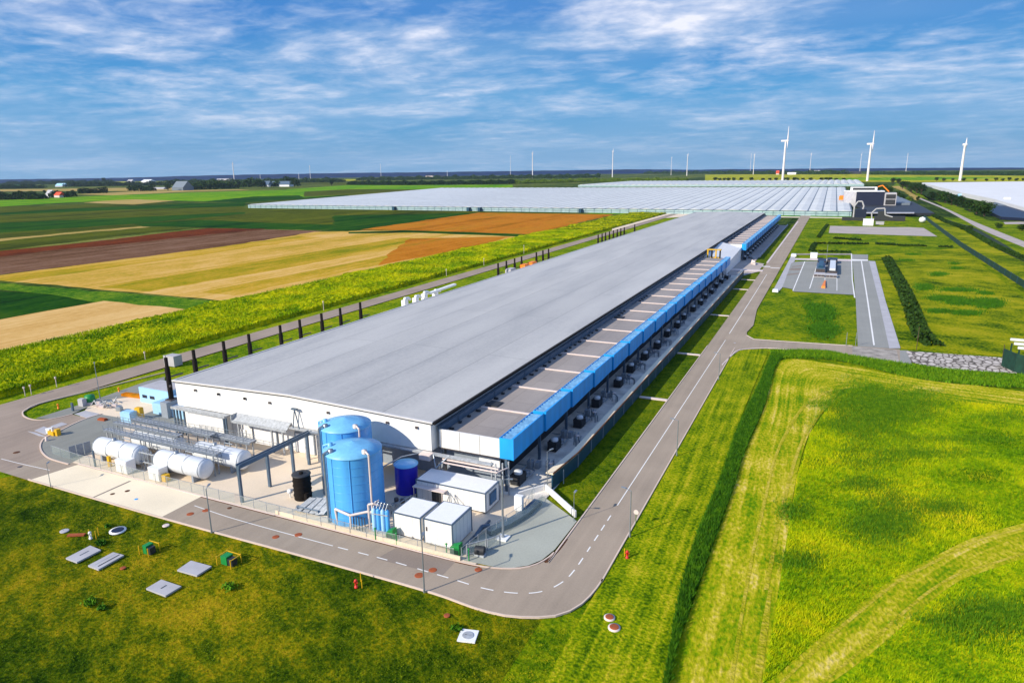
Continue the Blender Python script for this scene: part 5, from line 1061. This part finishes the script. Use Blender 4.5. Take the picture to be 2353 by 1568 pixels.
for i, (x, b, t1, w_) in enumerate(((1500,445,408,1.2), (1535,448,412,1.1), (1562,480,428,1.1), (1590,480,430,1.), (1620,505,440,1.2), (1655,510,440,1.2), (1685,515,448,1.1), (1440,515,450,1.2), (1475,520,465,1.2), (1400,500,452,1.1), (1525,540,495,1.3), (1560,560,515,1.3), (1600,575,530,1.2), (1660,560,530,1.))):
    tree('G', x, b, t1, '%s tree of the clump between the plant house and the dirt path' % ORD[i], 0 if i != 12 else 2, 'trees by the dirt path', w_)
for i, (x, b, t1, w_) in enumerate(((1760,550,490,1.2), (1800,560,485,1.2), (1840,570,492,1.2), (1880,585,505,1.2), (1915,590,515,1.1), (1955,600,532,1.2), (2000,620,540,1.3), (2045,640,545,1.3), (2095,655,555,1.3), (1990,750,712,1.6), (1950,745,725,1.5), (2190,735,695,1.5), (2340,752,700,1.5))):
    tree('G', x, b, t1, ('%s tree from the left in the dense row beside the white roofed house' % ORD[i]) if i < 9 else ['dark bush on the ditch at the right', 'low dark bush left of the ditch bush', 'dark bush below the basin', 'dark bush at the right edge below the basin'][i-9], 1, 'trees right of the path', w_)
for i, x in enumerate((1785, 1830, 1890, 1960, 2035, 2110, 2170, 2215, 2255, 2300, 2345)):
    tree('G', x, 430, 404+(i*3) % 8, '%s small tree from the left behind the white roofed house' % ORD[i], i % 2, 'small trees behind the white roofed house', 1.4)
for i, (x, b, t1) in enumerate(((1130,158,108), (2228,124,82), (300,178,152), (1600,138,88), (1975,130,68), (700,108,70), (495,132,92))):
    tree('E', x, b, t1, ['lone round tree left of the grey barn', 'lone dark tree on the pale field left of the long hedge', 'tree beside the red roofed house', 'tree at the right end of the far left belt', 'tall tree over the blue roofed sheds', 'far tree on the skyline of the left fields', 'far pale tree at the left'][i], 0)
def belt(name, k_, pts, h0, h1, depth, m='leaves', dens=1., lab=None, size=None, z0=0):
    P = cs(k_, pts); vv = []; r_ = np.random.RandomState(len(pts)*7+int(h0*10)+abs(int(P[0].x)))
    for a, b in zip(P, P[1:]):
        L_ = (b-a).length; s_ = size or max(.8, (h0+h1)/18.); n_ = int(L_*depth*dens/(s_*s_)*1.6)+10; t__ = r_.uniform(0, 1, n_); dp = r_.uniform(-.5, .5, n_)*depth
        nrm = np.array([-(b-a).y, (b-a).x])/max(L_, .1)
        X = a.x+(b.x-a.x)*t__+nrm[0]*dp; Y = a.y+(b.y-a.y)*t__+nrm[1]*dp
        hh = h0+(h1-h0)*(.5+.5*np.sin(X/ (h1*1.3))*np.sin(X/(h1*.47)+Y/h1+1)); Z = z0+hh*r_.uniform(0, 1, n_)**.6*np.sqrt(np.maximum(.05, 1-(2*np.abs(dp)/depth)**2))
        vv.append(quads(np.stack([X, Y, Z], 1), s_, r_))
    v = np.concatenate(vv); o = bpy.data.objects.new(name, npmesh(name, v, m)); COL.objects.link(o); return tag(o, lab, 'trees', kind='stuff')
belt('tree_belt', 'F', [(20,119), (430,121), (900,115), (1120,112)], 13, 21, 60, lab='long dark hedge row of trees behind the far green field', dens=.8)
belt('tree_belt', 'F', [(1120,112), (1640,98), (2290,97)], 11, 19, 60, 'leaves_light', lab='yellow green tree belt above the second glasshouse', dens=.8)
belt('tree_belt', 'E', [(-60,218), (0,216), (290,214)], 12, 24, 40, lab='dark grove at the left edge before the farm houses')
belt('tree_belt', 'E', [(345,202), (505,200)], 14, 20, 30, lab='dark grove right behind the red roof')
belt('tree_belt', 'E', [(525,178), (725,173)], 14, 22, 30, lab='dark hedge block right of the red roofed house')
belt('tree_belt', 'E', [(865,161), (1040,159)], 16, 26, 30, lab='dark grove left of the lone round tree')
belt('tree_belt', 'E', [(1235,153), (1585,141)], 18, 40, 60, lab='large dark wood right of the grey barn', dens=.8)
belt('tree_belt', 'E', [(1600,136), (2005,126)], 16, 46, 60, lab='dark wood around the blue roofed sheds', dens=.8)
belt('tree_belt', 'E', [(450,131), (1150,122)], 14, 30, 90, 'leaves', lab='broken line of far trees left of the large wood', dens=.5)
belt('tree_belt', 'E', [(-60,146), (290,141)], 10, 26, 80, 'leaves', lab='far dark wood at the left edge under the skyline', dens=.5)
belt('tree_belt', 'E', [(40,118), (420,114), (760,112)], 14, 34, 120, 'leaves', lab='upper far tree line at the left below the hills', dens=.4)
belt('tree_belt', 'E', [(1120,112), (1500,108), (1900,104), (2300,100)], 16, 34, 120, 'leaves', lab='upper far tree line behind the large wood', dens=.35)
belt('tree_belt', 'F', [(60,90), (500,84), (1000,78), (1700,70)], 14, 34, 140, 'leaves', lab='upper far tree line behind the long hedge', dens=.35)
belt('tree_belt', 'G', [(-100,384), (300,382), (700,386), (1200,386)], 16, 34, 130, 'leaves', lab='dark far wood behind the yellow field, centre right', dens=.35)
belt('tree_belt', 'G', [(1390,388), (1800,390), (2500,392)], 12, 24, 160, 'leaves', lab='dark far wood behind the yellow field at the right', dens=.3)
belt('scrub', 'H', [(1310,320), (1370,430), (1440,560), (1500,700), (1540,830), (1600,940), (1680,985)], .6, 2.2, 6, 'leaves', lab='strip of dark scrub running down the right lawn', dens=.5, size=.5)
belt('hedge', 'H', [(790,165), (840,90), (860,66)], .8, 1.4, 3, 'leaves', lab='narrow hedge left of the gravel pad', dens=.5, size=.45)
for i, pts in enumerate(([(760,210), (1170,214)], [(1395,225), (1610,230)], [(1705,235), (1810,238)], [(735,268), (1040,280)], [(735,268), (760,212)], [(912,170), (1110,185)], [(1225,212), (1390,222)])):
    belt('hedge', 'H', pts, .9, 1.6, 3.4 if i < 5 else 5, 'leaves', lab=['long clipped dark hedge behind the parking bays', 'middle dark hedge bar on the far lawn', 'right dark hedge bar near the net fence', 'dark hedge just behind the pale wall of the bays', 'short hedge joining the two long hedges', 'soft dark hedge below the gravel pad', 'thin dark hedge linking the two bars'][i], dens=.6, size=.5)
# reeds in the ditch: blades standing up, one mesh
def blades(name, X, Y, h, w, m, lab, seed, z=-.15, lean=.5, cat='grass'):
    r_ = np.random.RandomState(seed); n_ = len(X); th = r_.uniform(0, 6.283, n_); a = np.stack([np.cos(th), np.sin(th), np.zeros(n_)], 1)*w*r_.uniform(.6, 1.4, (n_, 1))
    base = np.stack([X, Y, np.full(n_, z)], 1); ln = r_.normal(0, lean, (n_, 2)); hh = h*r_.uniform(.5, 1.25, n_)
    tip = base+np.stack([ln[:, 0]*hh*.6, ln[:, 1]*hh*.6, hh], 1); v = np.stack([base-a, base+a, tip], 1).reshape(-1, 3)
    o = bpy.data.objects.new(name, npmesh(name, v, m, 3)); COL.objects.link(o); return tag(o, lab, cat, kind='stuff')
def in_ribbon(left, right, n_, seed):
    A, B = resample(left, 120), resample(right, 120); r_ = np.random.RandomState(seed)
    A = np.array([p[:2] for p in A]); B = np.array([p[:2] for p in B]); ii = r_.uniform(0, 118.99, n_); k = ii.astype(int); f_ = (ii-k)[:, None]; c_ = r_.uniform(0, 1, (n_, 1))
    a = A[k]*(1-f_)+A[k+1]*f_; b = B[k]*(1-f_)+B[k+1]*f_; p = a*(1-c_)+b*c_; return p[:, 0], p[:, 1]
dL = cs('L', [(-10,1640), (30,1520), (75,1200), (160,900), (268,640), (345,420), (432,240), (490,95)]); dR = cs('L', [(0,1700), (50,1450), (185,1060), (320,690), (370,530), (455,330), (505,160), (545,112)])
ribbon('ditch', dL, dR, 'hedge', -.05, 60)
X, Y = in_ribbon(dL, dR, 42000, 1); blades('reeds', X, Y, 1.05, .10, 'reed', 'tall dark green reeds filling the long ditch', 2, lean=.45, cat='reeds')
dT, dB = cs('L', [(480,88), (700,88), (850,112), (1260,170), (1700,205)]), cs('L', [(500,122), (700,122), (850,142), (1050,192), (1300,232), (1700,258)])
ribbon('ditch', dT, dB, 'hedge', -.05, 60)
X, Y = in_ribbon(dT, dB, 26000, 3); blades('reeds', X, Y, 1.0, .13, 'reed', 'dark green reeds in the ditch below the stone bank', 4, lean=.45, cat='reeds')
# meadow blades in the tall-grass field
def in_poly(P, n_, seed, x0, x1, y0, y1):
    r_ = np.random.RandomState(seed); X = r_.uniform(x0, x1, n_); Y = y0+(y1-y0)*r_.uniform(0, 1, n_)**1.5; ins = np.zeros(n_, bool); m_ = len(P)
    for i in range(m_):
        ax, ay, bx, by = P[i].x, P[i].y, P[(i+1) % m_].x, P[(i+1) % m_].y
        cnd = ((ay > Y) != (by > Y)); xx = (bx-ax)*(Y-ay)/((by-ay) if by != ay else 1e-9)+ax; ins ^= cnd & (X < xx)
    return X[ins], Y[ins]
PM = cs('L', [(450,1568), (520,1180), (565,900), (605,650), (665,450), (765,315), (852,255), (1200,305), (1800,350), (2000,760), (1900,800), (1615,850), (1400,910), (1200,1005), (1000,1120), (700,1365), (500,1540)])
X, Y = in_poly(PM, 260000, 5, -4, 50, 68, 195); blades('tall_grass', X, Y, .55, .05, 'meadow_leaf', 'tall bright grass standing in the mown around field', 6, lean=.7)
PM2 = cs('L', [(760,1620), (950,1425), (1200,1205), (1330,1115), (1450,1068), (1615,1015), (2100,900), (2100,1700)])
X, Y = in_poly(PM2, 120000, 7, -5, 45, 55, 125); blades('tall_grass', X, Y, .5, .045, 'meadow_leaf', 'tall bright grass in the lower right corner', 8, lean=.7)
PL_ = gs([(-20,1100), (370,1200), (800,1312), (978,1366), (1210,1426), (1350,1395), (1440,1280), (1480,1568), (0,1640)]); PL_ = gs([(-40,1100), (370,1200), (800,1314), (978,1368), (1210,1428), (1350,1400), (1470,1568), (1450,1760), (-260,1760), (-260,1060)])
X, Y = in_poly(PL_, 210000, 9, -175, -8, 26, 71.2)
blades('lawn_grass', X, Y, .16, .045, 'lawn_leaf', 'short grass blades of the front lawn', 10, lean=.9)
# darker, taller patches standing in the meadow
px_, py_ = [], []
for (x, y, rx, ry, n_, sd_) in ((900,300,95,45,15000,1), (880,400,100,70,14000,2), (1020,330,130,50,10000,3), (960,560,130,60,6000,4), (1000,760,100,50,3000,5), (960,880,110,60,4500,6), (1240,785,90,26,3500,7), (900,680,70,20,3500,8), (1400,1300,150,60,6000,9), (1480,1250,120,50,6000,10), (620,1020,60,40,2500,11), (1200,540,150,20,3000,12), (1300,480,200,16,3500,13), (600,800,50,40,2500,14), (1550,380,90,30,3500,15), (930,360,130,90,40000,16), (1060,330,130,45,26000,17), (1000,850,90,60,12000,18)):
    r_ = np.random.RandomState(sd_+40); q = r_.normal(0, .75, (n_, 2)); q[:, 1] *= .8+.3*np.sin(q[:, 0]*4+sd_); q[:, 0] += .35*np.sin(q[:, 1]*5+sd_*2)
    for dx, dy in q[::9]:
        w_ = c('L', x+dx*rx, y+dy*ry); px_ += list(w_.x+r_.normal(0, .8, 6)); py_ += list(w_.y+r_.normal(0, .8, 6))
blades('dark_grass', np.array(px_), np.array(py_), .68, .06, 'mid_leaf', 'darker taller grass growing in patches of the bright meadow', 21, lean=.6)
for i, (k_, x, y, s_) in enumerate((('J', 610, 890, 1.1), ('J', 690, 925, .6), ('J', 680, 490, .9), ('K', 735, 1065, .8), ('J', 1545, 790, 1.2), ('J', 730, 375, .5))):
    q = c(k_, x, y); r_ = np.random.RandomState(i); v = quads(np.stack([q.x+np.clip(r_.normal(0, s_*.4, 260),-s_,s_), q.y+np.clip(r_.normal(0, s_*.3, 260),-s_,s_), np.clip(np.abs(r_.normal(.1, .2*s_, 260)),0,.7)], 1), .16, r_)
    o = bpy.data.objects.new('weed_clump', npmesh('weed_clump', v, 'reed')); COL.objects.link(o); tag(o, ['dark weed clump at the lower left of the lawn', 'small weed clump right of the dark one at lower left', 'weed clump between the left slabs', 'weed clump beside the square white slab', 'weed clump below the right utility box', 'tiny weed clump above the oval manhole'][i], 'plant')
px_, py_ = [], []
for (x, y, rx, ry, n_) in ((820,740,90,60,5000), (830,860,90,50,4000), (760,690,60,20,1500), (1700,440,60,14,900), (1850,560,130,12,1500), (1750,625,130,16,2600), (2080,660,110,30,4000), (1870,650,120,22,2600), (1700,720,80,12,900), (1900,735,110,14,1500), (1500,290,40,6,500), (1470,335,50,6,500), (1600,540,60,24,1500), (1840,395,30,8,400), (1830,360,24,6,300), (2060,585,40,8,500)):
    r_ = np.random.RandomState(n_+int(x)); q = r_.normal(0, .5, (n_//8, 2))
    for dx, dy in q: w_ = c('H', x+dx*rx, y+dy*ry); px_ += list(w_.x+r_.normal(0, 1.1, 8)); py_ += list(w_.y+r_.normal(0, 1.1, 8))
blades('dark_grass', np.array(px_), np.array(py_), .9, .14, 'dark_leaf', 'darker clumps of grass on the lawns round the parking bays', 22, lean=.6)
# crop strip: rough leafy slab
r_ = np.random.RandomState(4); ys = [96.]
while ys[-1] < 920: ys.append(ys[-1]+.55+(ys[-1]-96)*.006)
xs = np.linspace(-247, -198, 64); XX, YY = np.meshgrid(xs, ys)
edge = np.minimum(XX+247, -198-XX); wob = 2.4*np.sin(YY/19)+1.6*np.sin(YY/7.3); XX = XX+np.where(XX < -222, (wob)*(-222-XX)/25, 0)
hh = 1.5+.35*np.sin(XX/5+YY/13)*np.sin(YY/9)+r_.uniform(-.5, .5, XX.shape); hh = np.where(edge < .1, -.3, hh)
XX = XX+r_.uniform(-.25, .25, XX.shape); v = np.stack([XX, YY, hh], -1).reshape(-1, 3); nx = len(xs); mb = MB()
mb.add([tuple(p) for p in v], [(j*nx+i, j*nx+i+1, (j+1)*nx+i+1, (j+1)*nx+i) for j in range(len(ys)-1) for i in range(nx-1)]); 
k_ = len(mb.v)
o = obj('tall_crop', mb, 'crop_leaf'); tag(o, 'long strip of tall yellow green crop beside the left road', 'crop', kind='stuff')
X = r_.uniform(-247, -198, 120000); Y = 96+520*r_.uniform(0, 1, 120000)**2.0
blades('tall_crop', X, Y, 1.0, .16, 'meadow_leaf', 'leafy tips of the tall yellow green crop', 12, z=1.2, lean=.6, cat='crop')
belt('scrub', 'M', [(1180,590), (1400,695), (1640,780)], .8, 2.6, 6, 'leaves', lab='dark scrub in the upper part of the right-hand ditch', dens=.5, size=.6)
belt('scrub', 'M', [(1640,785), (2000,990), (2348,1140), (3000,1450)], .6, 1.8, 6, 'leaves', lab='dark scrub in the lower part of the right-hand ditch', dens=.5, size=.5)
# ================================================================== far farms
def farm(k_, x, yb_, w_, d_, hw, hr, mw, mr, lb):
    q = c(k_, x, yb_); t_ = thing('farm_building', (q.x, q.y, -.3), lb, 'building')
    mb = MB(); mb.box(q.x-w_/2, q.x+w_/2, q.y, q.y+d_, -.3, hw); obj('wall', mb, mw, t_)
    mb = MB(); mb.add([(q.x-w_/2-.6, q.y-.8, hw), (q.x+w_/2+.6, q.y-.8, hw), (q.x+w_/2+.6, q.y+d_/2, hr), (q.x-w_/2-.6, q.y+d_/2, hr), (q.x-w_/2-.6, q.y+d_+.8, hw), (q.x+w_/2+.6, q.y+d_+.8, hw)], [(0,1,2,3), (3,2,5,4), (0,3,4), (1,5,2)]); obj('roof', mb, mr, t_)
farm('E', 382, 203, 24, 18, 6, 15, 'pink_white', 'roof_red', 'farm house with a bright red roof at the left'); farm('E', 322, 200, 22, 20, 6, 20, 'white', 'slab', 'pale roofed farm house left of the red roof')
farm('E', 1193, 156, 60, 50, 10, 34, 'roof_slate', 'roof_slate', 'large grey barn between the dark groves'); farm('E', 240, 206, 14, 10, 5, 9, 'white', 'white', 'small white hut in the left grove')
farm('E', 1780, 132, 40, 30, 8, 26, 'white', 'dark_steel', 'left blue roofed shed in the dark wood'); farm('E', 1880, 130, 110, 30, 8, 24, 'white', 'dark_steel', 'long blue roofed shed in the dark wood')
farm('E', 975, 108, 90, 60, 14, 28, 'white', 'white', 'bright white far hall left of the large wood'); farm('E', 1050, 148, 90, 20, 3, 8, 'slab', 'slab', 'long low pale roof left of the grey barn')
farm('F', 545, 68, 90, 40, 14, 30, 'pink_white', 'navy', 'far dark roofed works above the long hedge'); farm('F', 620, 66, 110, 30, 12, 22, 'navy', 'navy', 'long dark far shed right of the works')
farm('E', 400, 132, 80, 30, 6, 20, 'slab', 'pale_blue', 'far pale hut roofs at the left'); farm('E', 1500, 92, 180, 30, 10, 20, 'pink_white', 'slab', 'far row of pale village roofs, left of centre')
farm('E', 870, 104, 60, 30, 10, 26, 'slab', 'slab', 'far pale roof left of the white hall'); farm('G', 842, 388, 60, 20, 8, 16, 'white', 'white', 'white barn at the foot of the tallest turbine')
farm('G', 1240, 384, 110, 20, 6, 20, 'dark', 'dark', 'dark far barn left of the second tallest turbine'); farm('G', 750, 388, 22, 20, 8, 30, 'pink_white', 'roof_red', 'small far house with a reddish roof left of the tallest turbine')
farm('G', 990, 382, 80, 30, 12, 26, 'slab', 'slab', 'far grey farm roofs right of the tallest turbine')
# ------------------------------------------------------------------ light
sun = bpy.data.objects.new('sun', bpy.data.lights.new('sun', 'SUN')); COL.objects.link(sun)
SUN_AZ, SUN_EL = math.atan2(-.53, -.85), R(30)      # sun stands behind and left of the camera
sd = Vector((math.sin(SUN_AZ)*math.cos(SUN_EL), math.cos(SUN_AZ)*math.cos(SUN_EL), math.sin(SUN_EL)))
sun.rotation_euler = (-sd).to_track_quat('-Z', 'Y').to_euler(); sun.location = (0, 0, 300)
sun.data.energy = 4.8; sun.data.angle = R(.6); sun.data.color = (1, .915, .77)
W = bpy.data.worlds.new('World'); SC.world = W; W.use_nodes = True; t = W.node_tree
bg = t.nodes['Background']; bg.inputs['Strength'].default_value = .1
sk = t.nodes.new('ShaderNodeTexSky'); sk.sky_type = 'NISHITA'; sk.sun_disc = False; sk.sun_elevation = SUN_EL; sk.sun_rotation = SUN_AZ
sk.altitude = 60; sk.air_density = 1.0; sk.dust_density = .5; sk.ozone_density = 2.5
class WN(NT):
    def __init__(s): s.t = W.node_tree
w = WN()
hs = w.n('ShaderNodeHueSaturation'); hs.inputs['Saturation'].default_value = 1.35; w.l(sk.outputs[0], hs.inputs['Color'])
tc = w.n('ShaderNodeTexCoord'); sp = w.n('ShaderNodeSeparateXYZ'); w.l(tc.outputs['Generated'], sp.inputs[0])
zz = w.math('MAXIMUM', sp.outputs['Z'], 0.0); den = w.math('ADD', zz, .10)
px = w.math('DIVIDE', sp.outputs['X'], den); py = w.math('DIVIDE', sp.outputs['Y'], den)
tr = w.n('ShaderNodeValToRGB'); e = tr.color_ramp.elements; e[0].position = 0; e[0].color = (1.4, 3.15, 5.4, 1); e[1].position = .3; e[1].color = (.05, 1.3, 5.2, 1)
q_ = e.new(.1); q_.color = (.5, 2.7, 5.6, 1); q_ = e.new(.2); q_.color = (.01, 1.5, 5.0, 1); w.l(zz, tr.inputs[0])
ms = w.n('ShaderNodeMix'); ms.data_type = 'RGBA'; ms.inputs[0].default_value = .93; w.l(hs.outputs[0], ms.inputs[6]); w.l(tr.outputs[0], ms.inputs[7]); base_sky = ms.outputs[2]
cm = w.n('ShaderNodeCombineXYZ'); w.l(px, cm.inputs['X']); w.l(py, cm.inputs['Y'])
def mp(sc, loc=(0,0,0)):
    m = w.n('ShaderNodeMapping'); m.inputs['Scale'].default_value = sc; m.inputs['Location'].default_value = loc; m.inputs['Rotation'].default_value = (0, 0, R(12)); w.l(cm.outputs[0], m.inputs[0]); return m.outputs[0]
n1 = w.noise(mp((1, 1.1, 1), (3.1, .4, 0)), .85, 11, .56, .5)
n2 = w.noise(mp((1, 1.15, 1), (7, 2, 0)), 4.5, 9, .6, .3)
f = w.math('ADD', w.math('MULTIPLY', n1, .68), w.math('MULTIPLY', n2, .32))
veil = w.math('ADD', f, w.math('MULTIPLY', w.math('SUBTRACT', 1.0, w.math('MULTIPLY', zz, 4.2, True)), .03))
cl = w.n('ShaderNodeValToRGB'); e = cl.color_ramp.elements; e[0].position = .435; e[0].color = (0,0,0,1); e[1].position = .65; e[1].color = (1,1,1,1); w.l(veil, cl.inputs[0])
# clouds thin out into the bluish veil near the horizon
hz = w.n('ShaderNodeMapRange'); hz.inputs['From Min'].default_value = .0; hz.inputs['From Min'].default_value = .03; hz.inputs['From Max'].default_value = .15; hz.inputs['To Min'].default_value = .22; hz.inputs['To Max'].default_value = .95; w.l(zz, hz.inputs[0])
fac = w.math('MULTIPLY', cl.outputs[0], hz.outputs[0])
cr = w.n('ShaderNodeValToRGB'); e = cr.color_ramp.elements; e[0].position = .0; e[0].color = (2.7, 4.2, 6.6, 1); e[1].position = 1; e[1].color = (7.6, 7.7, 8.6, 1); w.l(cl.outputs[0], cr.inputs[0])
mx = w.n('ShaderNodeMix'); mx.data_type = 'RGBA'; w.l(fac, mx.inputs[0]); w.l(base_sky, mx.inputs[6]); w.l(cr.outputs[0], mx.inputs[7])
nv = w.noise(mp((.5, .8, 1), (1, 5, 0)), .5, 4, .5, .2)
vr = w.n('ShaderNodeMapRange'); vr.inputs['From Min'].default_value = .38; vr.inputs['From Max'].default_value = .62; vr.inputs['To Max'].default_value = .5; w.l(nv, vr.inputs[0])
m2 = w.n('ShaderNodeMix'); m2.data_type = 'RGBA'; w.l(vr.outputs[0], m2.inputs[0]); w.l(base_sky, m2.inputs[6]); m2.inputs[7].default_value = (2.3, 4.0, 6.2, 1); w.l(m2.outputs[2], mx.inputs[6])
w.l(mx.outputs[2], bg.inputs['Color'])
# ------------------------------------------------------------------ air
mb = MB(); mb.box(-10700, 10700, -10700, 10700, -1.6, 320)
hm = bpy.data.materials.new('haze_air'); hm.use_nodes = True; ht_ = hm.node_tree; ht_.nodes.remove(ht_.nodes['Principled BSDF'])
pv = ht_.nodes.new('ShaderNodeVolumePrincipled'); pv.inputs['Color'].default_value = (.62, .8, 1, 1); pv.inputs['Density'].default_value = 2e-5; pv.inputs['Anisotropy'].default_value = .2
ht_.links.new(pv.outputs[0], ht_.nodes['Material Output'].inputs['Volume']); M['haze_air'] = hm
tag(obj('haze', mb, 'haze_air'), 'thin pale haze over the whole plain', 'haze', kind='stuff')
# ------------------------------------------------------------------ render settings
SC.view_settings.view_transform = 'Standard'; SC.view_settings.look = 'None'; SC.view_settings.gamma = 1
SC.view_settings.exposure = 0.32
SC.render.engine = 'CYCLES'
SC.cycles.max_bounces = 6; SC.cycles.transparent_max_bounces = 12
